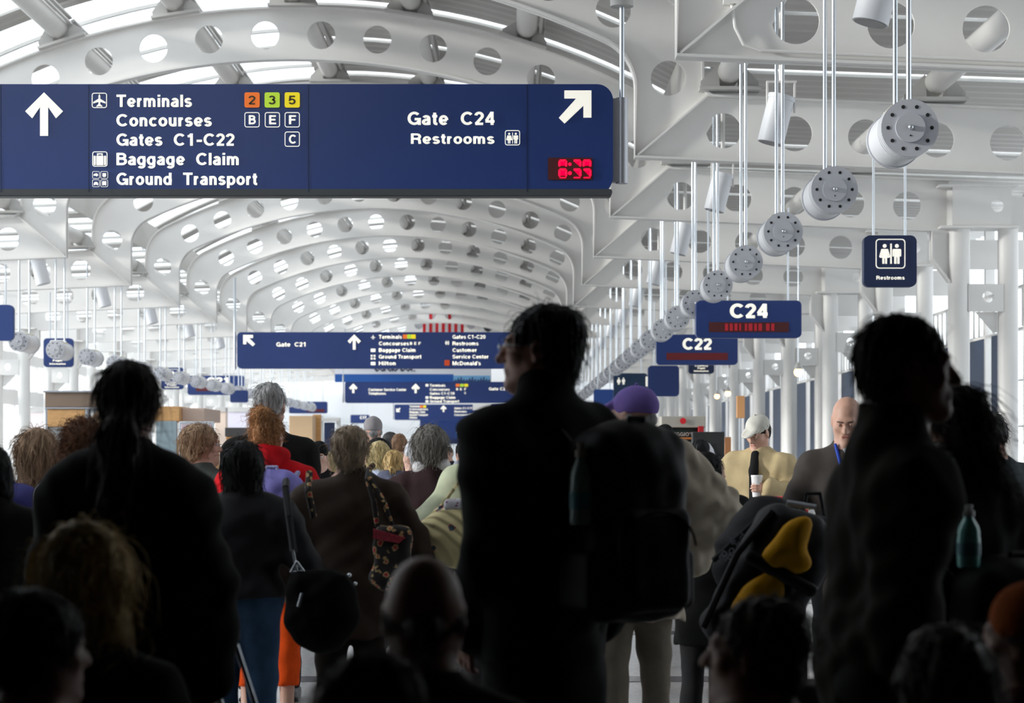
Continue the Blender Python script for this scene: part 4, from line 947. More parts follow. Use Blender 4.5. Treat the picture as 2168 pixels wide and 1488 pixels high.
# ------------------------------------------------------------------ bags and belongings
def place(o, x, y, z, rz=0, rx=0, ry=0):
    o.location = (x, y, z); o.rotation_euler = (rx, ry, rz); return o
def floral_mat(name, base, c1, c2, scale, quilt=False, t=(.43, .50)):
    if name in MATS: return MATS[name]
    m = mat(name, base, .85); nt = m.node_tree; b = nt.nodes['Principled BSDF']
    tc = nt.nodes.new('ShaderNodeTexCoord'); vo = nt.nodes.new('ShaderNodeTexVoronoi'); vo.inputs['Scale'].default_value = scale
    nz = nt.nodes.new('ShaderNodeTexNoise'); nz.inputs['Scale'].default_value = scale * 3.2
    ad = nt.nodes.new('ShaderNodeMath'); ad.operation = 'MULTIPLY_ADD'; ad.inputs[1].default_value = .55 / 1
    r1 = nt.nodes.new('ShaderNodeValToRGB'); r1.color_ramp.interpolation = 'CONSTANT'
    e = r1.color_ramp.elements; e[0].color = (*c1, 1); e[0].position = 0; e[1].position = t[0]; e[1].color = (*c2, 1); n = e.new(t[1]); n.color = (*base, 1)
    nt.links.new(tc.outputs['Object'], vo.inputs['Vector']); nt.links.new(tc.outputs['Object'], nz.inputs['Vector'])
    nt.links.new(nz.outputs['Fac'], ad.inputs[0]); nt.links.new(vo.outputs['Distance'], ad.inputs[2]); nt.links.new(ad.outputs[0], r1.inputs[0]); nt.links.new(r1.outputs[0], b.inputs['Base Color'])
    if quilt:
        w = nt.nodes.new('ShaderNodeTexWave'); w.inputs['Scale'].default_value = 9; w.inputs['Distortion'].default_value = .6; w.bands_direction = 'DIAGONAL'
        bp = nt.nodes.new('ShaderNodeBump'); bp.inputs['Strength'].default_value = .8; bp.inputs['Distance'].default_value = .02
        nt.links.new(tc.outputs['Object'], w.inputs['Vector']); nt.links.new(w.outputs['Fac'], bp.inputs['Height']); nt.links.new(bp.outputs[0], b.inputs['Normal'])
    MATS[name] = m; return m
def backpack(info, label, m, m2, w=.30, h=.46, d=.17, dx=0.0, dz=-.04, pocket=True, trim=None, straps=True, h_=.010, yaw=0.0, logo=None):
    """worn on the back of a person; origin on the person's back at the pack centre"""
    zc = info['sh_z'] - h / 2 + .06 + dz
    p = loc(info, V(dx, info['S'][0][1] * .8 - .155 * info['k'] - d / 2, 0)); r = empty('backpack', (p[0], p[1], zc), info['yaw'] + yaw)
    tag(r, label, 'backpack')
    solid('main_bag', [bx((0, 0, 0), (w / 2, d / 2, h / 2), .07, .03), ell((0, -.01, h * .28), (w * .46, d * .52, h * .28), .05)], h_, m, r, wr=.003, seed=3)
    if pocket:
        solid('front_pocket', [bx((0, -d * .52, -h * .17), (w * .38, .045, h * .27), .04, .02)], h_, m2, r, wr=.002, seed=5)
        MB().tube([(w * .38 * math.cos(a), -d * .52 - .046 + .0, -h * .12 + h * .2 * math.sin(a)) for a in np.linspace(.1, PI - .1, 12)], .004, 6).build('zipper', trim or ALU, r, True)
    MB().tube([(-.03, -d * .2, h * .5), (-.025, -d * .2, h * .5 + .035), (.025, -d * .2, h * .5 + .035), (.03, -d * .2, h * .5)], .008, 8).build('grab_handle', m2, r, True)
    for s in (-1, 1):
        solid('side_pocket', [bx((s * w * .5, 0, -h * .28), (.03, d * .38, h * .16), .025, .01)], h_, m2, r)
        if straps:
            b = MB(); P = [(s * w * .28, d * .5, h * .36), (s * w * .38, d * .5 + .05, h * .5), (s * w * .42, d * .5 + .16, h * .52), (s * w * .46, d * .5 + .27, h * .36), (s * w * .5, d * .5 + .28, 0), (s * w * .5, d * .5 + .1, -h * .3)]
            b.tube(P, .016, 8).build('shoulder_strap', m2, r, True)
    if logo:
        me = text_mesh(logo, .03); 
        a = np.array([v.co[:] for v in me.vertices]); a[:, 0] -= a[:, 0].mean(); sc_ = .11 / (a[:, 0].max() - a[:, 0].min())
        for v, q in zip(me.vertices, a): v.co = (q[0] * sc_, -d * .52 - .05, q[1] * sc_ * 1.3 - .05)
        link('logo_text', me, mat('logo_white', (.8, .8, .8), .6), r)
        MB().prism([(-.03, -.0), (.03, -.0), (.027, .014), (.014, .026), (-.0, .03), (-.0, .018), (-.014, .018), (-.014, .008), (-.03, .008)], -d * .52 - .052, -d * .52 - .05).build('logo_arch', MATS['logo_white'], r)
    return r

BLK = cloth('black_wool', (.010, .010, .010), .92); BLK2 = cloth('black_nylon', (.014, .014, .016), .6); OLV = cloth('dark_olive', (.026, .026, .018)); JEAN = cloth('jeans', s2l(48, 72, 98), .9, .2); DGR = cloth('dark_grey', (.03, .03, .032))
HB = hairmat('black', (.005, .005, .006), .6); HBR = hairmat('brown', (.11, .065, .035)); HDB = hairmat('dark_brown', (.014, .009, .006), .7); HBL = hairmat('blond', (.36, .26, .12)); HGR = hairmat('grey', (.3, .3, .3)); HRED = hairmat('auburn', (.42, .21, .09)); HMIX = hairmat('brown_grey', (.36, .28, .2)); HLB = hairmat('light_brown', (.36, .24, .15))
HDBL = hairmat('dark_blond', (.5, .37, .17), .6)

# --- foreground
P = {}
P['man'] = person('tall man in dark jacket and glasses in profile, silhouetted in the middle', 1152, 640, 6.4, yaw=.62, hy=.78, hair=HB, hstyle='layered', coatm=BLK, coatlen=.80, build=1.12, collar=.05, legm=cloth('charcoal_trousers', (.014, .017, .015)), vx=.009, face=False, wr=.006, puff=.012, strandn=900,
     larm=((.0, .0, -.29), (.0, .10, -.24)), rarm=((.06, -.02, -.30), (.02, .10, -.24)), ht=0, shoulder=1.05)
i = P['man']; r = i['root']; T = i['T']
MB().tube([tuple(T(.078, 0.0, .006)), tuple(T(.066, .09, .008)), tuple(T(.012, .118, .006)), tuple(T(-.012, .118, .006)), tuple(T(-.066, .09, .008)), tuple(T(-.078, 0.0, .006))], .0028, 6).build('glasses_frame', ALU, r, True)
gm = mat('lens_glass', (.75, .8, .85), .05, 0, spec=1.0)
for s in (-1, 1):
    b = MB(); c = T(s * .036, .112, -.006); d = i['R'] @ V(s * .22, 1, 0); b.cyl(tuple(c - d * .001), tuple(c + d * .001), .021, n=20); b.build('glasses_lens', gm, r, True)
    solid('eyebrow', [cone(T(s * .016, .100, .024), T(s * .046, .090, .026), .005, .003, .004)], .004, HB, r)
bp = backpack(i, 'black backpack on the back of the tall man in the middle', BLK2, BLK2, w=.34, h=.56, d=.22, dx=.10, dz=-.06, trim=BLK2, h_=.012)
def bottle(x, y, z, label, cap=(.7, .7, .68), h=.2, tilt=0.0, body=(.25, .5, .48)):
    r = empty('water_bottle', (x, y, z)); r.rotation_euler = (0, tilt, 0); tag(r, label, 'bottle')
    prof = [(0, 0), (.030, 0), (.033, .01), (.033, h * .48), (.031, h * .55), (.032, h * .6), (.028, h * .7), (.016, h * .82), (.013, h * .86), (.013, h * .9)]
    b = MB(); n = 24; rings = [[b.b.verts.new((q * math.cos(2 * PI * j / n), q * math.sin(2 * PI * j / n), zz)) for j in range(n)] for q, zz in prof[1:]]
    for a_, c_ in zip(rings[:-1], rings[1:]):
        for j in range(n): b.b.faces.new((a_[j], a_[(j + 1) % n], c_[(j + 1) % n], c_[j]))
    b.b.faces.new(rings[0][::-1]); b.b.faces.new(rings[-1]); gl = mat('bottle_plastic_%d' % int(body[0] * 100), body, .12, spec=.8)
    
    b.build('bottle_body', gl, r, True)
    MB().cyl((0, 0, h * .88), (0, 0, h * .97), .0165, n=20).cyl((0, 0, h * .97), (0, 0, h * 1.07), .009, .012, n=16).build('cap', mat('cap_white_%d' % int(cap[0] * 100), cap, .4), r, True)
    MB().cyl((0, 0, h * .2), (0, 0, h * .42), .0338, n=24, caps=False).build('wrapper', mat('bottle_label', (.12, .35, .4), .5), r, True)
    return r
_c, _s = math.cos(.62), math.sin(.62); bottle(bp.location.x + _c * -.185 - _s * -.02, bp.location.y + _s * -.185 + _c * -.02, wz(1110, 6.1), 'water bottle with pale cap in the side pocket of the black backpack', h=.22, cap=(.55, .5, .4), body=(.30, .42, .4))

P['pony'] = person('woman with dark ponytail in long black coat, silhouetted at left, holding a suitcase handle', 268, 765, 6.3, yaw=-.08, hy=.1, hair=HDB, hstyle='pony', hlen=.10, coatm=BLK, coatlen=.62, build=1.08, legm=DGR, vx=.009, wr=.006, puff=.02, strandn=1200, rarm=((.09, -.04, -.28), (.0, .03, -.27)), larm=((.05, .0, -.28), (.0, .08, -.24)), collar=.02, shoulder=1.0, hvol=.008, slope=.06)
P['right'] = person('man in dark olive jacket in profile facing right, silhouetted at right', 1850, 660, 4.9, yaw=-1.45, hy=-.10, lean=.048, slope=.05, hair=HDB, hstyle='short', coatm=OLV, coatlen=.80, build=.92, legm=DGR, vx=.009, wr=.006, puff=.012, strandn=1000, collar=.02, rarm=((.04, -.04, -.29), (.0, .10, -.26)), skin=SKIN2)
P['scarf'] = person('woman with long brown hair and striped scarf, behind the olive jacket man', 2020, 812, 6.4, yaw=.55, hy=.65, hp=.12, hair=HDB, hstyle='long', coatm=BLK, coatlen=.7, build=1.15, legm=DGR, vx=.009, wr=.005, puff=.02, strandn=1200, face=True, larm=((.08, .05, -.28), (-.05, .16, -.18)))
i = P['scarf']; 
sm = mat('striped_scarf', (.4, .4, .36), .9); nt = sm.node_tree; wv = nt.nodes.new('ShaderNodeTexWave'); wv.inputs['Scale'].default_value = 14; wv.bands_direction = 'Z'; wv.inputs['Distortion'].default_value = 3
tcn = nt.nodes.new('ShaderNodeTexCoord'); rp = nt.nodes.new('ShaderNodeValToRGB'); rp.color_ramp.elements[0].color = (.02, .02, .02, 1); rp.color_ramp.elements[1].color = (.5, .5, .44, 1); rp.color_ramp.elements[0].position = .4; rp.color_ramp.elements[1].position = .6
nt.links.new(tcn.outputs['Object'], wv.inputs['Vector']); nt.links.new(wv.outputs['Fac'], rp.inputs[0]); nt.links.new(rp.outputs[0], nt.nodes['Principled BSDF'].inputs['Base Color'])
nb = i['nb']; solid('scarf', [cone(nb + V(-.08, .0, .03), nb + V(-.03, .09, .0), .045, .045, .03), cone(nb + V(.08, 0, .03), nb + V(-.03, .09, .0), .045, .045, .03), cone(nb + V(-.08, -.01, .03), nb + V(.08, -.05, .03), .045, .04, .04), cone(nb + V(-.02, .09, 0), nb + V(-.03, .13, -.25), .045, .05, .03)], .009, sm, i['root'], wr=.006)
b_ = backpack(i, 'dark bag hanging behind the striped scarf woman, holding the teal bottle', BLK2, BLK2, w=.34, h=.5, d=.2, dx=-.02, dz=-.26, trim=BLK2, h_=.014)
_c, _s = math.cos(.55), math.sin(.55); bottle(b_.location.x + _c * -.19 - _s * -.04, b_.location.y + _s * -.19 + _c * -.04, wz(1200, 6.05), 'teal water bottle with white sports cap beside the striped scarf woman', h=.165, body=(.25, .75, .68), cap=(.85, .85, .85))
# seated row nearest the lens
P['blond'] = person('seated person with blond bobbed hair, dim, at the lower left', 172, 1115, 4.6, yaw=.05, hy=.15, sit='the blond person', hair=HDBL, hstyle='bob', hlen=.01, coatm=BLK, build=1.0, vx=.009, legm=DGR, strandn=1500, hvol=.018, skin=SKIN2, wr=.004)
P['edge'] = person('seated person with a dark cap of hair in the lower left corner', 66, 1252, 3.9, yaw=-.5, hy=-.4, sit='the person in the lower left corner', hair=HB, hstyle='short', coatm=BLK, vx=.010, legm=DGR, strandn=700, skin=SKIN2, hvol=.012)
P['bald'] = person('seated bald man with prominent ears and dark jacket, lower middle', 897, 1165, 4.0, yaw=0, hy=.03, sit='the bald man', hair=hairmat('stubble', (.09, .07, .06)), hstyle='balding', coatm=BLK, vx=.009, legm=DGR, strandn=300, skin=SKIN2, build=1.1, headw=1.0)
P['child'] = person('seated child with dark hair turned left, beside the bald man', 772, 1378, 3.2, yaw=.7, hy=.5, sit='the child beside the bald man', height=1.3, hair=HDB, hstyle='layered', coatm=BLK, vx=.010, legm=DGR, strandn=500, skin=SKIN2)
P['boy'] = person('seated boy with short brown hair and grey collar, facing left at lower right', 1606, 1270, 4.3, yaw=.5, hy=.75, sit='the boy', height=1.42, hair=hairmat('boy_brown', (.045, .03, .018)), hstyle='layered', coatm=cloth('slate_jersey', (.035, .045, .05)), vx=.009, legm=DGR, strandn=900, skin=SKIN2, headw=1.08)
P['seat2'] = person('seated person with rounded brown hair in the lower right', 1998, 1330, 3.7, yaw=.1, hy=.1, sit='the brown-haired person', height=1.4, hair=hairmat('mouse', (.06, .045, .028)), hstyle='bob', coatm=OLV, vx=.010, legm=DGR, strandn=900, hvol=.012, skin=SKIN2)
P['cap2'] = person('seated person in orange knitted hat and red collar, cut by the right edge', 2186, 1240, 4.25, yaw=.5, hy=.6, sit='the person in the orange hat', height=1.45, hair=HDB, hstyle='short', coatm=cloth('maroon', (.08, .01, .012)), vx=.010, legm=DGR, strandn=300, skin=SKIN2, hatm=('beanie', cloth('rust_knit', (.42, .10, .02))))
# --- second line
P['black'] = person('woman with glossy black hair, black jacket and jeans, carrying a black shoulder bag', 512, 935, 9.3, yaw=-.12, hy=.25, hair=HB, hstyle='bob', hlen=.12, coatm=BLK2, coatlen=1.0, build=1.15, legm=JEAN, vx=.010, wr=.005, strandn=1400, hvol=.012, rarm=((.13, .0, -.24), (.10, .05, -.22)), shoulder=1.15, puff=.01)
i = P['black']; Yb = 8.85
r = empty('shoulder_bag', (wx(680, Yb), Yb, wz(1290, Yb))); tag(r, 'large rounded black shoulder bag hanging at the side of the black-haired woman', 'bag')
solid('bag_body', [ell((0, 0, -.02), (.155, .11, .165), .03), ell((.03, 0, .04), (.12, .10, .12), .05), ell((-.08, 0, .10), (.06, .07, .07), .05)], .010, mat('black_leather', (.002, .002, .0022), .8, bump=.1, nscale=30, spec=.05), r, wr=.004, seed=4)
ps = [(-.095, 0, .165), (-.115, .0, .24), (-.14, .06, .38), (-.165, .16, .5), (-.18, .32, .53)]
b = MB()
for q0, q1 in zip(ps[1:-1], ps[2:]): b.cyl(q0, q1, .016, n=8)
b.build('strap', BLK2, r, True); MB().cyl((-.1, -.01, .155), (-.117, -.01, .25), .006, n=8).tube([(-.125, -.02, .155), (-.10, -.02, .20), (-.07, -.02, .16), (-.125, -.02, .155)], .005, 6).sph((-.095, -.06, .125), .008).build('buckle', ALU, r, True)
MB().tube([(-.07, -.105, .075), (-.085, -.105, .02)], .006, 6).sph((.12, -.04, .145), .009).sph((.145, -.04, .11), .008).build('metal_stud', ALU, r, True)
P['brownj'] = person('woman with tousled brown-grey hair and dark brown jacket', 741, 903, 10, yaw=.05, hy=-.05, hair=HMIX, hstyle='layered', coatm=cloth('dark_brown', (.035, .024, .018), .75), coatlen=.84, build=1.3, legm=cloth('brown_trousers', (.02, .015, .012)), vx=.010, wr=.006, strandn=1500, hvol=.01, shoulder=1.18, larm=((.12, .02, -.25), (.02, .12, -.2)), rarm=((.13, .03, -.24), (.08, .1, -.18)), puff=.008, collar=.03)
FLR = floral_mat('red_floral_fabric', (.02, .015, .015), (.45, .03, .05), (.5, .35, .15), 26, False, (.5, .64))
Yb = 9.55; r = empty('shoulder_bag', (wx(832, Yb), Yb, wz(1165, Yb))); tag(r, 'dark red floral print bag hanging beside the brown-jacketed woman', 'bag')
solid('bag_body', [bx((0, 0, -.02), (.085, .06, .13), .03, .01), ell((.0, 0, -.12), (.10, .06, .06), .05)], .009, FLR, r, wr=.003)
MB().prism([(-.085, .10), (.06, .06), (.03, .035), (-.085, .055)], -.075, -.055).build('red_panel', mat('red_check', (.35, .03, .05), .8, noise=.6, nscale=120), r)
for q in (0, .045): MB().tube([(-.07 + q * 1.5, 0, .11), (-.085 + q, -.02, .22), (-.115 + q * .3, 0, .32), (-.115, .1, .365), (-.11, .3, .38)], .0125, 8).build('strap', FLR, r, True)
MB().tube([(wx(655, 9.7), 9.7, wz(1000, 9.7)), (wx(651, 9.6), 9.62, wz(1040, 9.6)), (wx(661, 9.6), 9.66, wz(1095, 9.6))], .016, 8).build('left_strap', FLR, None, True)
o = COL.objects['left_strap']; o.name = 'far_strap'; o.parent = r; o.location = -r.location
P['green'] = person('person in pale green jacket with red-brown hair, mostly hidden behind the tall man', 1040, 884, 11, yaw=.1, hy=.5, hair=HRED, hstyle='bob', coatm=cloth('pale_green', (.50, .54, .38), .8), coatlen=.86, build=1.1, legm=DGR, vx=.011, wr=.007, puff=.02, strandn=900, larm=((.17, .0, -.22), (.04, .1, -.18)), shoulder=1.1)
QLT = floral_mat('yellow_quilted_floral', (.82, .72, .38), (.06, .14, .16), (.45, .1, .16), 13, True)
Yb = 10.2; r = empty('tote_bag', (wx(945, Yb), Yb, wz(1128, Yb))); tag(r, 'yellow quilted tote bag with small blue and pink flowers, in the middle of the crowd', 'bag')
solid('bag_body', [ell((.02, 0, -.02), (.175, .12, .135), .05), ell((.06, 0, .06), (.11, .1, .09), .06), ell((.10, 0, -.05), (.13, .11, .13), .05)], .010, QLT, r, wr=.003)
solid('lining_edge', [bx((.06, -.02, .135), (.07, .07, .03), .02, .01)], .01, floral_mat('pink_floral_trim', (.7, .7, .75), (.5, .08, .2), (.1, .25, .3), 40), r)
MB().tube([(-.03, -.03, .12), (.03, -.08, .20), (.10, -.02, .30), (.16, .1, .38)], .009, 8).tube([(-.02, .03, .12), (.04, .0, .22), (.12, .06, .32), (.17, .15, .38)], .008, 8).build('handle', QLT, r, True)
P['grey'] = person('person with chin-length grey hair, white collar and burgundy cardigan', 913, 901, 11.5, yaw=-.12, hy=-.2, hair=hairmat('dark_grey', (.19, .18, .165)), hstyle='bob', coatm=cloth('burgundy', (.032, .016, .018), .8), coatlen=.88, build=1.25, legm=DGR, vx=.011, strandn=1300, hvol=.012, shoulder=1.12, wr=.005)
solid('collar', [cone(P['grey']['nb'] + V(-.05, -.03, .03), P['grey']['nb'] + V(.06, -.02, .035), .05, .05, .03)], .008, mat('white_cotton', (.7, .7, .72), .8), P['grey']['root'], cuts=[ell(P['grey']['nb'] + V(0, .02, .08), (.06, .06, .06), .01)])
RED = cloth('red_fleece', s2l(190, 18, 28), .85)
P['redh'] = person('young woman with a messy auburn bun and red hooded top', 567, 873, 11, yaw=.0, hy=-.35, hair=HRED, hstyle='bun', coatm=RED, coatlen=.92, build=1.05, legm=cloth('orange_trousers', s2l(235, 85, 25), .9), bare_leg=.2, vx=.010, hood=(RED, False), strandn=1500, shoulder=1.15, wr=.004, rarm=((.12, .0, -.25), (.05, .1, -.2)), puff=.012)
backpack(P['redh'], 'lavender backpack with grey pocket on the woman in the red hooded top', cloth('lavender_nylon', s2l(130, 125, 195), .6), cloth('lavender_light', s2l(165, 165, 205), .6), w=.30, h=.40, d=.16, dx=.05, dz=-.04, trim=mat('piping', (.6, .6, .62), .5), logo='NORTH')
P['tall'] = person('tall man with cropped grey hair and black coat, behind the auburn bun', 571, 808, 12, yaw=.05, hy=-.2, hair=HGR, hstyle='short', coatm=BLK, coatlen=.7, build=1.15, legm=DGR, vx=.011, strandn=800, shoulder=1.08, collar=.02)
P['specs'] = person('person with short sandy hair and glasses turning right, beside the ponytail woman', 424, 898, 11.7, yaw=-.55, hy=-.6, hair=HLB, hstyle='layered', coatm=cloth('grey_green', (.06, .07, .065)), coatlen=.9, legm=cloth('light_jeans', s2l(90, 120, 150), .9, .2), vx=.010, strandn=1400, face=True, hvol=.008, build=1.05)
T = P['specs']['T']
MB().tube([tuple(T(.078, 0.0, .006)), tuple(T(.062, .095, .008)), tuple(T(.012, .118, .006)), tuple(T(-.012, .118, .006)), tuple(T(-.062, .095, .008))], .0025, 6).build('glasses_frame', ALU, P['specs']['root'], True)
P['longb'] = person('woman with long straight brown hair wearing the purple backpack, at the left edge', 78, 908, 10, yaw=.1, hy=.1, hair=HLB, hstyle='long', hlen=.03, coatm=DGR, coatlen=.9, build=1.1, legm=DGR, vx=.011, strandn=1800, hvol=.012, shoulder=1.1)
backpack(P['longb'], 'purple backpack with red mark on the long-haired woman at the left edge', cloth('purple_nylon', s2l(62, 62, 120), .6), cloth('purple_pocket', s2l(52, 55, 110), .6), w=.32, h=.42, d=.18, dx=-.10, dz=-.02, trim=mat('red_mark', s2l(200, 40, 90), .6))
P['curly'] = person('woman with curly red-brown hair and white sweater, behind the ponytail woman', 176, 888, 9.6, yaw=.0, hy=.1, hair=hairmat('curly_brown', (.2, .09, .045)), hstyle='curly', coatm=cloth('white_knit', (.55, .55, .57), .9), coatlen=.9, build=.95, legm=DGR, vx=.011, strandn=2200)
P['ledge'] = person('person with dark hair and black coat cut by the left edge', -22, 938, 8, yaw=.2, hair=HB, hstyle='bob', coatm=BLK, coatlen=.8, build=1.1, legm=DGR, vx=.012, strandn=400, rarm=((.12, .05, -.26), (-.0, .2, .0)))
# --- right of the middle
KH = cloth('beige_windbreaker', s2l(172, 162, 146), .8, .05)
P['cap'] = person('man in purple cap, crumpled beige windbreaker and pale trousers, elbow bent outwards', 1345, 822, 9.8, yaw=.35, hy=.55, hair=HGR, hstyle='balding', coatm=KH, coatlen=.86, build=1.15, legm=cloth('khaki_trousers', s2l(120, 112, 100), .9), vx=.010, hatm=('cap', cloth('purple_cap', s2l(118, 98, 168), .8)), strandn=200, puff=.045, wr=.010, shoulder=1.12, rarm=((.17, -.10, -.20), (-.10, .10, -.20)), larm=((.08, .1, -.26), (-.1, .2, -.1)), headw=1.05, skin=SKIN2, collar=.02)
P['stoop'] = person('person in black hooded jacket and dark hair, beside the beige windbreaker', 1497, 955, 10.8, yaw=-.6, hy=-.5, hair=HB, hstyle='bob', coatm=BLK, coatlen=.8, build=1.2, legm=DGR, vx=.011, strandn=900, puff=.02, shoulder=1.15, rarm=((.14, .05, -.22), (.05, .2, -.12)))
Yb = 8.6; r = empty('duffel_bag', (wx(1600, Yb), Yb, wz(1150, Yb))); r.rotation_euler = (0, .55, 0); tag(r, 'bulging dark duffel bag with small white lettering, carried in the crowd at right', 'bag')
solid('bag_body', [ell((0, 0, -.02), (.14, .13, .21), .05), ell((.02, 0, .05), (.12, .12, .14), .06)], .011, cloth('dark_duffel', (.022, .022, .025), .7), r, wr=.006, seed=6)
for j, t in enumerate(('THE', 'UNIVERSITY', 'OF NEW', 'PRIDE')):
    me = text_mesh(t, .02); a = np.array([v.co[:] for v in me.vertices]); a[:, 0] -= a[:, 0].mean(); w_ = a[:, 0].max() - a[:, 0].min(); sc_ = (.05, .13, .1, .12)[j] / w_
    for v, q in zip(me.vertices, a): v.co = (q[0] * sc_ - .06, -.142 + .02 * abs(q[0] * sc_) * 4, q[1] * sc_ * 1.0 - .02 - j * .036)
    link('lettering', me, mat('faded_white', (.32, .33, .38), .8), r)
MB().tube([(-.12, -.09, -.15), (-.04, -.13, .16), (.06, -.12, .2)], .012, 8).build('handle', BLK2, r, True)
def upright_case(px, Yc, top, label):
    r = empty('suitcase', (wx(px, Yc), Yc, 0)); tag(r, label, 'suitcase'); h = top
    solid('case_body', [bx((0, 0, h / 2 + .03), (.19, .13, h / 2 - .04), .03, .01)], .012, BLK2, r)
    for sx in (-1, 1):
        for sy in (-1, 1): MB().cyl((sx * .14 - .012, sy * .08, .03), (sx * .14 + .012, sy * .08, .03), .03).build('wheel', BLACK, r, True)
    MB().box(-.05, .05, -.14, -.125, h * .7, h * .7 + .03, .004).build('side_handle', BLK2, r)
upright_case(1604, 8.6, .77, 'tall black suitcase standing under the dark duffel bag'); upright_case(1652, 7.9, .56, 'black suitcase standing under the black and yellow backpack')
# bag with yellow panels
Yb = 7.9; r = empty('backpack', (wx(1640, Yb), Yb, wz(1215, Yb))); r.rotation_euler = (0, .5, 0); tag(r, 'black and yellow backpack leaning in the crowd, in front of the dark duffel bag', 'backpack')
YEL = cloth('yellow_nylon', s2l(205, 150, 20), .6)
solid('main_bag', [bx((0, 0, -.05), (.16, .11, .28), .08, .03), ell((0, -.02, .12), (.14, .11, .14), .06)], .011, BLK2, r, wr=.004)
solid('yellow_panel', [ell((-.03, -.14, .12), (.055, .035, .125), .02, roty(.25)), ell((.03, -.14, .08), (.05, .03, .05), .03)], .009, YEL, r, wr=.003)
solid('yellow_pocket', [ell((-.04, -.12, -.10), (.05, .035, .12), .02, roty(.35)), ell((.0, -.12, -.07), (.05, .03, .06), .03)], .009, YEL, r, wr=.003)
solid('black_band', [bx((0, -.14, .01), (.15, .02, .025), .02, .01)], .009, BLK2, r)
MB().tube([(-.13, -.1, .2), (-.17, -.1, .0), (-.15, -.1, -.3)], .014, 8).build('shoulder_strap', BLK2, r, True)
MB().tube([(-.1, -.11, .25), (.0, -.12, .285)], .01, 8).build('reflective_tab', mat('reflective', (.6, .65, .75), .3), r, True)
Yb = 9.4; PRT = floral_mat('black_white_print', (.02, .02, .03), (.65, .65, .7), (.4, .05, .06), 22)
r = empty('tote_bag', (wx(1722, Yb), Yb, wz(1150, Yb))); tag(r, 'black and white printed bag beside the olive jacket man', 'bag')
solid('bag_body', [bx((0, 0, 0), (.07, .05, .12), .03, .01)], .010, PRT, r, wr=.003); MB().tube([(-.05, 0, .11), (-.03, 0, .22), (.03, 0, .22), (.05, 0, .11)], .008, 8).build('handle', BLK2, r, True)

P['bsuit'] = person('bald man in brown-grey suit with blue lanyard, facing the camera, at right', 1793, 837, 11.3, yaw=PI - .15, hy=-.1, hp=.42, hair=hairmat('stubble', (.09, .07, .06)), hstyle='balding', coatm=cloth('brown_grey_suit', (.07, .06, .055), .8), coatlen=.84, build=1.15, legm=DGR, vx=.009, face=True, strandn=60, larm=((.12, .05, -.25), (-.08, .2, -.1)), rarm=((.12, .05, -.25), (-.08, .2, -.06)), shoulder=1.1)
i = P['bsuit']; r = i['root']; ch = i['che']
MB().prism([(-.05, -.02), (.05, -.02), (.02, -.24), (-.02, -.24)], .0, .155).build('shirt_front', mat('white_shirt', (.7, .75, .85), .8), r) if False else None
solid('shirt_front', [cone(i['nb'] + V(0, .050, -.02), i['nb'] + V(0, .135, -.14), .042, .022, .02)], .008, mat('white_shirt', (.72, .76, .85), .8), r)
solid('lanyard', [cone(i['nb'] + V(-.06, .07, .02), i['nb'] + V(.0, .165, -.22), .009, .009, .003), cone(i['nb'] + V(.06, .07, .02), i['nb'] + V(.0, .165, -.22), .009, .009, .003)], .005, mat('lanyard_blue', s2l(20, 70, 190), .6), r)
MB().box(-.045, .045, ch[1] + .17, ch[1] + .175, ch[2] - .22, ch[2] - .10).build('badge', mat('badge_white', (.75, .78, .8), .4), r)
MB().box(-.03, .03, ch[1] + .1755, ch[1] + .177, ch[2] - .205, ch[2] - .135).build('badge_photo', mat('badge_teal', s2l(40, 130, 150), .4), r)
MB().sph((.0, ch[1] + .165, ch[2] - .03), .02).build('badge_reel', mat('lanyard_blue', s2l(20, 70, 190), .6), r, True)

BG = cloth('tan_jacket', s2l(196, 176, 136), .85, .05)
P['cup'] = person('man in off-white cap and tan zip jacket looking down, holding a white paper cup', 1606, 880, 15.5, yaw=2.78, hy=-.35, hp=.42, hair=HDB, hstyle='short', coatm=BG, coatlen=.93, build=1.08, legm=cloth('tan_trousers', s2l(176, 160, 125), .9), vx=.009, face=True, hatm=('cap', cloth('off_white_cap', (.62, .6, .54), .85)), strandn=60, larm=((.14, .0, -.25), (-.20, .22, .09)), rarm=((.10, .0, -.28), (.02, .06, -.25)), shoulder=1.15, puff=.02, wr=.005)
i = P['cup']; r = i['root']
solid('shirt_front', [cone(i['nb'] + V(0, .088, -.01), i['nb'] + V(0, .15, -.13), .034, .032, .02), cone(i['nb'] + V(0, .15, -.12), i['pel'] + V(0, .145, .10), .032, .034, .02)], .009, cloth('black_tee', (.015, .015, .015)), r)
wp = loc(i, i['W'][0] + V(.526, .84, -.16) * .080 + V(.83, -.50, .18) * .045)
r = empty('paper_cup', (wp[0], wp[1], wp[2] - .01)); tag(r, 'white paper coffee cup in the hand of the man in the tan jacket', 'cup')
MB().cyl((0, 0, -.045), (0, 0, .10), .031, .041, n=28).build('cup_body', mat('white_paper', (.82, .8, .8), .6), r, True); MB().cyl((0, 0, .10), (0, 0, .112), .044, .042, n=28).build('lid', mat('white_lid', (.8, .8, .8), .4), r, True)
P['farr'] = person('man with short greying hair and dark grey jacket bending at the right edge', 2116, 872, 12, yaw=.5, hy=.4, hp=.4, hair=hairmat('salt', (.07, .07, .07)), hstyle='short', coatm=cloth('slate_jacket', (.05, .06, .065)), coatlen=.85, build=1.25, legm=DGR, vx=.011, strandn=700, shoulder=1.2, lean=.06)

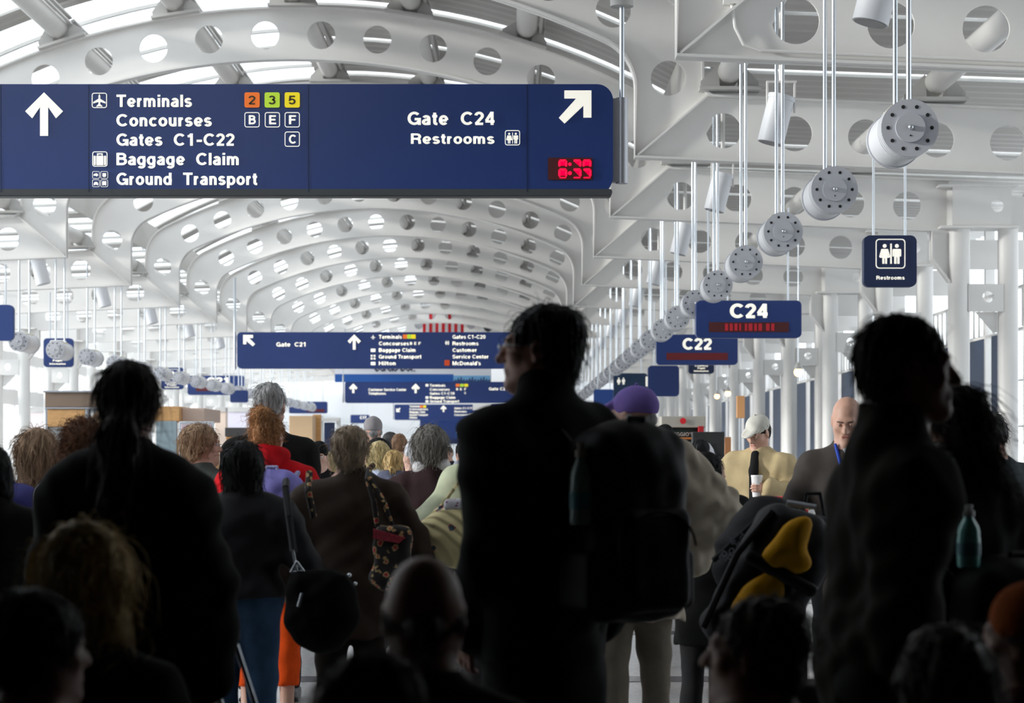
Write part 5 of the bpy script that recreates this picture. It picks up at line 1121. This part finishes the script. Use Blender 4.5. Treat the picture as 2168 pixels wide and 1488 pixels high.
# --- distant people
def far(label, px, top, Y, **kw):
    kw.setdefault('vx', .014 if Y < 22 else .018); kw.setdefault('strandn', 250); kw.setdefault('legm', DGR); kw.setdefault('wr', .002)
    return person(label, px, top, Y, **kw)
far('man in light grey cap and black coat, above the far crowd', 790, 883, 20, yaw=.1, hair=HGR, hstyle='balding', coatm=BLK, hatm=('beanie', cloth('grey_cap', (.3, .28, .29))), build=1.2)
far('man with dark hair turning left, in front of the grey-capped man', 800, 925, 16.5, yaw=.9, hy=.5, hair=HB, hstyle='short', coatm=cloth('blue_stripe', (.2, .28, .4)), face=True)
far('blond woman in pale blue shirt in the middle distance', 803, 932, 15.5, yaw=.1, hair=hairmat('pale_blond', (.5, .4, .2)), hstyle='bob', coatm=cloth('pale_blue', (.6, .66, .85)), build=1.1, strandn=700)
far('girl with honey-blond low bun and slate hooded top, beside the blond woman', 834, 951, 14.5, yaw=-.05, hair=hairmat('honey', (.48, .33, .14)), hstyle='lowbun', coatm=cloth('slate_hoodie', (.10, .11, .16)), hood=(cloth('slate_hoodie', (.10, .11, .16)), False), strandn=700, height=1.42)
far('man with cropped reddish hair and dark jersey, right of the far dark-haired man', 845, 917, 22, yaw=-.1, hair=hairmat('reddish', (.25, .14, .08)), hstyle='short', coatm=cloth('maroon_jersey', (.05, .02, .02)), build=1.15)
far('man with short dark-grey hair looking right, between the far heads', 826, 913, 26, yaw=-.8, hair=hairmat('salt', (.07, .07, .07)), hstyle='short', coatm=DGR)
far('man in black knitted hat and black top with red print, facing the camera', 676, 936, 17.5, yaw=PI, hair=HB, hstyle='short', coatm=BLK, hatm=('beanie', BLK), face=True, vx=.010, hp=.2)
solid('shirt_print', [bx((.0, .135, 1.16), (.10, .012, .03), .01, .01, roty(-.3)), bx((.04, .135, 1.10), (.08, .012, .02), .01, .01, roty(-.3))], .008, mat('red_print', s2l(170, 30, 40), .8), [o for o in COL.objects if o.get('label', '').startswith('man in black knitted hat')][0])
far('small blond child beyond the man in the black knitted hat', 694, 955, 19, yaw=2.6, hair=hairmat('pale_blond', (.5, .4, .2)), hstyle='bob', coatm=cloth('peach', (.6, .4, .3)), face=True, height=1.42)
far('elderly person with white hair, left of the burgundy cardigan', 880, 930, 13.5, yaw=.2, hy=.5, hair=hairmat('white', (.55, .56, .6)), hstyle='short', coatm=cloth('navy_top', (.03, .045, .09)), build=1.2)
far('person in black cap and light grey hooded top, right of the burgundy cardigan', 984, 934, 19, yaw=.5, hair=HB, hstyle='short', coatm=cloth('light_grey_hoodie', (.32, .33, .38)), hatm=('beanie', BLK), hood=(cloth('light_grey_hoodie', (.32, .33, .38)), False))
far('tall distant person in white shirt near the lowest overhead sign', 870, 933, 30, hair=HBR, hstyle='short', coatm=cloth('white_top', (.6, .6, .62)), yaw=PI)
far('distant person in a dark coat left of the knitted hat', 655, 945, 30, hair=HBR, hstyle='long', coatm=DGR, yaw=PI)
far('distant woman with brown hair beside the far kiosk', 1462, 944, 24, yaw=-.9, hair=HBR, hstyle='long', coatm=DGR)
far('distant man with short dark hair and black coat at the pizza kiosk', 1482, 929, 21, yaw=.9, hy=.4, hair=HB, hstyle='short', coatm=BLK, build=1.2)
far('distant person in black behind the purple cap', 1408, 900, 20, yaw=.3, hair=HB, hstyle='short', coatm=BLK, hatm=('beanie', BLK))
far('person with tan hair hidden beside the silhouetted ponytail woman', 218, 866, 17, yaw=.3, hair=HLB, hstyle='bob', coatm=cloth('mauve', (.2, .12, .12)))
for n, (px, tp, Yd, c) in enumerate(((640, 948, 40, (.1, .05, .04)), (720, 944, 44, (.3, .3, .33)), (759, 940, 36, (.06, .06, .1)), (862, 941, 40, (.25, .05, .05)), (950, 945, 34, (.02, .02, .03)), (1000, 946, 45, (.2, .2, .25)), (1030, 944, 38, (.1, .1, .1)), (890, 943, 52, (.4, .4, .4)), (930, 944, 58, (.05, .06, .1)))):
    far('far-off person in a %s top standing %s' % (['rust', 'pale grey', 'navy', 'dark red', 'black', 'bluish grey', 'charcoal', 'white', 'midnight blue'][n], ['left of the knitted hat man', 'behind the brown-jacketed woman', 'left of the grey-capped man', 'right of the cropped reddish head', 'right of the grey-haired head', 'beside the black cap', 'beside the green-jacketed person', 'beyond the dark red top', 'deepest in the hall'][n]), px, tp, Yd, yaw=.7 * n, hair=(HDB, HBR, HB)[n % 3], hstyle='short', coatm=cloth('far_%d' % n, c), vx=.024, strandn=0, group='far-off travellers')

# --- rolling suitcase held by the ponytail woman
Yb = 6.15; i = P['pony']; hw = loc(i, i['W'][1])
r = empty('rolling_suitcase', (wx(452, Yb), Yb + .1, 0)); tag(r, 'black rolling suitcase with telescopic handle beside the ponytail woman', 'suitcase')
solid('case_body', [bx((0.03, 0, .36), (.17, .11, .29), .03, .01)], .012, BLK2, r, wr=.001)
hx = hw[0] - wx(452, Yb)
MB().cyl((.02, .05, .6), (hx - .03, .03, .86), .008).cyl((.12, .05, .6), (hx + .07, .03, .86), .008).build('telescopic_rod', ALU, r, True); MB().cyl((hx - .05, .03, .865), (hx + .09, .03, .865), .014).build('grip', BLK2, r, True)
for s in (-1, 1): MB().cyl((.03 + s * .13 - .015, .06, .035), (.03 + s * .13 + .015, .06, .035), .035).build('wheel', BLACK, r, True)

# ------------------------------------------------------------------ kiosks and furniture
WOOD = mat('light_wood', s2l(208, 160, 105), .5, noise=.12, nscale=6, stretch=(1, 1, 6)); BRN = mat('brown_fascia', s2l(134, 114, 98), .6)
def kb(name, Y, x0, y0, x1, y1, d, m, r, z0=None, dy=0.0, bev=.01):
    return MB().box(wx(x0, Y), wx(x1, Y), dy, dy + d, z0 if z0 is not None else wz(y1, Y), wz(y0, Y), bev).build(name, m, r)
Y = 35; r = empty('kiosk', (0, Y, 0)); tag(r, 'wooden kiosk with flat brown fascia behind the ponytail woman', 'kiosk')
kb('fascia', Y, 95, 830, 240, 862, 3, BRN, r); kb('roof_edge', Y, 92, 827, 242, 831, 3.1, SILVER, r, dy=-.05); kb('trim', Y, 95, 862, 240, 866, 3, SILVER, r, dy=-.03)
kb('wood_panel', Y, 100, 866, 180, 903, .2, WOOD, r); kb('post', Y, 180, 862, 187, 905, .2, SILVER, r, z0=0); kb('post', Y, 95, 862, 101, 905, .2, SILVER, r, z0=0); kb('lower_panel', Y, 100, 903, 240, 970, 2.8, mat('pale_glass_panel', (.55, .6, .62), .2), r, z0=0, dy=.1)
Y = 40; r = empty('kiosk', (0, Y, 0)); tag(r, 'light wood box kiosk with glass sides, right of the ponytail woman', 'kiosk')
kb('wood_top', Y, 325, 860, 380, 891, 2.5, WOOD, r); kb('side_board', Y, 380, 863, 428, 891, 2.2, mat('peach_board', s2l(205, 180, 165), .6), r, dy=.3); kb('glass_side', Y, 330, 891, 374, 1000, .1, mat('blue_grey_glass', (.3, .38, .42), .15), r, z0=0)
kb('counter_core', Y, 332, 930, 428, 1000, 2.2, WOOD, r, z0=0, dy=.2)
r = empty('poster_frame', (0, 33, 0)); tag(r, 'metal-framed poster panel behind the sandy-haired person', 'poster'); Y = 33
kb('frame', Y, 379, 892, 452, 1000, .08, ALU, r, z0=0); kb('poster', Y, 384, 898, 448, 980, .02, mat('pink_poster', s2l(200, 180, 190), .5), r, dy=-.03); kb('blue_block', Y, 389, 904, 396, 912, .01, mat('poster_blue', s2l(70, 70, 150), .5), r, dy=-.045)
Y = 44; r = empty('counter', (0, Y, 0)); tag(r, 'dark-topped wooden service counter left of the tall grey-haired man', 'counter')
kb('dark_top', Y, 476, 905, 545, 924, 1.5, mat('dark_top', (.06, .06, .065), .5), r); kb('wood_front', Y, 478, 924, 545, 1000, 1.4, WOOD, r, z0=0, dy=.05)
Y = 60; r = empty('counter', (0, Y, 0)); tag(r, 'pale wood gate counter right of the tall grey-haired man', 'counter'); kb('body', Y, 612, 880, 662, 958, 1.5, mat('pale_wood', s2l(225, 190, 150), .5), r, z0=0); kb('back_panel', Y, 655, 876, 672, 940, .3, WOOD, r, z0=0, dy=1.0)
Y = 75; r = empty('doorway_panel', (0, Y, 0)); tag(r, 'navy door panel between white posts in the far distance', 'door panel'); kb('panel', Y, 686, 894, 708, 950, .2, NAVY, r, z0=0); kb('post', Y, 674, 880, 683, 950, .3, WHITE, r, z0=0); kb('lintel', Y, 670, 884, 720, 892, .3, WHITE, r, dy=-.1); kb('post', Y, 712, 892, 720, 950, .3, WHITE, r, z0=0)
# pale shop fronts along the left
for n, (x0, x1, Yd, c) in enumerate(((60, 130, 70, (245, 235, 235)), (455, 478, 70, (255, 232, 215)), (480, 530, 80, (245, 240, 255)))):
    r = empty('shop_front', (0, Yd, 0)); tag(r, 'bright pale shop front %s' % ('beside the wooden kiosk', 'left of the dark-topped counter', 'behind the dark-topped counter')[n], 'shop front')
    kb('wall', Yd, x0, 870, x1, 960, .5, mat('shop_%d' % n, s2l(*c), .6), r, z0=0); kb('header', Yd, x0, 862, x1, 872, .6, WHITE, r, dy=-.05)
# pizza kiosk
Y = 28; r = empty('kiosk', (0, Y, 0)); tag(r, 'pizza kiosk with red dot on a grey header and green sign reading REGGIO', 'kiosk'); f = Face(Y)
kb('header', Y, 1400, 881, 1494, 905, 2, mat('kiosk_grey', s2l(170, 165, 155), .5), r); f.poly(r, [circ(1446, 891, 6.5, 24)], 'red_dot', mat('dot_red', s2l(210, 30, 40), .5), d=.02)
kb('red_side', Y, 1400, 902, 1412, 1000, 1.8, mat('kiosk_red', s2l(175, 25, 35), .5), r, z0=0, dy=-.02); kb('red_side', Y, 1478, 902, 1490, 1000, 1.8, MATS['kiosk_red'], r, z0=0, dy=-.02)
kb('green_board', Y, 1412, 903, 1478, 935, .3, mat('kiosk_green', s2l(28, 52, 44), .5), r, dy=.1); kb('counter', Y, 1405, 945, 1488, 1000, 1.5, BLACK, r, z0=0, dy=.2); kb('menu_shelf', Y, 1412, 926, 1478, 930, .5, mat('menu_orange', s2l(190, 110, 50), .6), r, dy=-.1)
f.text(r, "REGGIO'S", 1418, 1470, 923, 8, mat('sign_white', (.8, .8, .75), .6), d=-.085)
Y = 25.5; r = empty('notice_board', (0, Y, 0)); tag(r, 'black upright display board with a white figure, in front of the pizza kiosk', 'display board')
kb('board', Y, 1466, 914, 1534, 1010, .15, mat('board_black', (.02, .02, .02), .5), r, z0=0); Face(Y).poly(r, [[(1488, 948), (1494, 936), (1502, 938), (1510, 950), (1514, 962), (1505, 958), (1498, 952)]], 'white_figure', mat('figure_white', (.6, .6, .66), .6), d=.01)
# framed notices by the tan jacket man
Y = 12.8; r = empty('merchandise_stand', (0, Y, 0)); tag(r, 'red display stand with a framed picture, in front of the man in the tan jacket', 'display stand')
kb('red_box', Y, 1640, 1052, 1680, 1100, .3, mat('stand_red', s2l(205, 25, 35), .5), r, z0=0); kb('picture_frame', Y, 1648, 1060, 1674, 1096, .02, mat('frame_white', (.7, .72, .75), .4), r, dy=-.03, bev=.003); kb('picture', Y, 1652, 1066, 1669, 1090, .01, mat('picture_teal', s2l(40, 90, 105), .4), r, dy=-.04, bev=.001); kb('red_shelf', Y, 1680, 1078, 1712, 1092, .3, MATS['stand_red'], r, dy=0)
kb('stand_leg', Y, 1684, 1090, 1708, 1100, .25, BLACK, r, z0=0, dy=.02)
# warm wall lamps and posters between the right columns
for n, (px, py, Yd) in enumerate(((1518, 839, 58), (1541, 833, 52), (1690, 788, 34))):
    X = wx(px, Yd); r = empty('wall_lamp', (X, Yd, wz(py, Yd))); tag(r, 'small glowing amber lamp between the right columns, %s' % ('farthest of three', 'middle of three', 'nearest of three')[n], 'lamp')
    MB().sph((0, 0, 0), .07).build('bulb', mat('amber_bulb', (.9, .5, .2), .4, emit=(1, .55, .2), es=6), r, True); MB().cyl((0, 0, .05), (0, 0, .16), .07, .03).build('shade', PLATE, r, True); MB().cyl((0, 0, .15), (0, 0, 4.9 - wz(py, Yd)), .01).build('cord', ALU, r)
for n, (x0, x1, y0, y1, Yd) in enumerate(((1560, 1577, 838, 885, 38), (1535, 1548, 925, 965, 30), )):
    r = empty('advertising_board', (0, Yd, 0)); tag(r, ('peach upright advertising panel behind the off-white cap', 'low peach panel left of the off-white cap')[n], 'panel'); kb('panel', Yd, x0, y0, x1, y1, .1, mat('peach_panel', s2l(225, 165, 110), .5), r); kb('post', Yd, x0 + 5, y1 - 2, x0 + 8, 1000, .06, ALU, r, z0=0, dy=.02)
# ------------------------------------------------------------------ sky, sun, camera
w = bpy.data.worlds.new('sky'); sc.world = w; w.use_nodes = True
bg = w.node_tree.nodes['Background']; bg.inputs[0].default_value = (.93, .96, 1, 1); bg.inputs[1].default_value = 2.3
sun = bpy.data.lights.new('sun', 'SUN'); sun.energy = 4.5; sun.angle = math.radians(4); sun.color = (1, .96, .9)
so = bpy.data.objects.new('sun', sun); COL.objects.link(so)
so.rotation_euler = Vector((.95, .19, -.185)).to_track_quat('-Z', 'Y').to_euler()
cam = bpy.data.cameras.new('camera'); co = bpy.data.objects.new('camera', cam); COL.objects.link(co); sc.camera = co
co.location = (0, 0, CZ); co.rotation_euler = (PI / 2, 0, 0)
cam.sensor_width = 36; cam.lens = F / 2168 * 36; cam.shift_x = -(CX - 1084) / 2168; cam.shift_y = (CY - 744) / 2168
cam.clip_start = .1; cam.clip_end = 500
cam.dof.use_dof = True; cam.dof.focus_distance = 15.5; cam.dof.aperture_fstop = 4.2
sc.view_settings.view_transform = 'Standard'; sc.view_settings.look = 'None'; sc.view_settings.exposure = 0; sc.view_settings.gamma = 1
sc.cycles.max_bounces = 7; sc.cycles.diffuse_bounces = 4; sc.cycles.glossy_bounces = 3; sc.cycles.transparent_max_bounces = 12
sc.cycles.caustics_reflective = False; sc.cycles.caustics_refractive = False; sc.cycles.sample_clamp_indirect = 6
sc.cycles.use_denoising = True
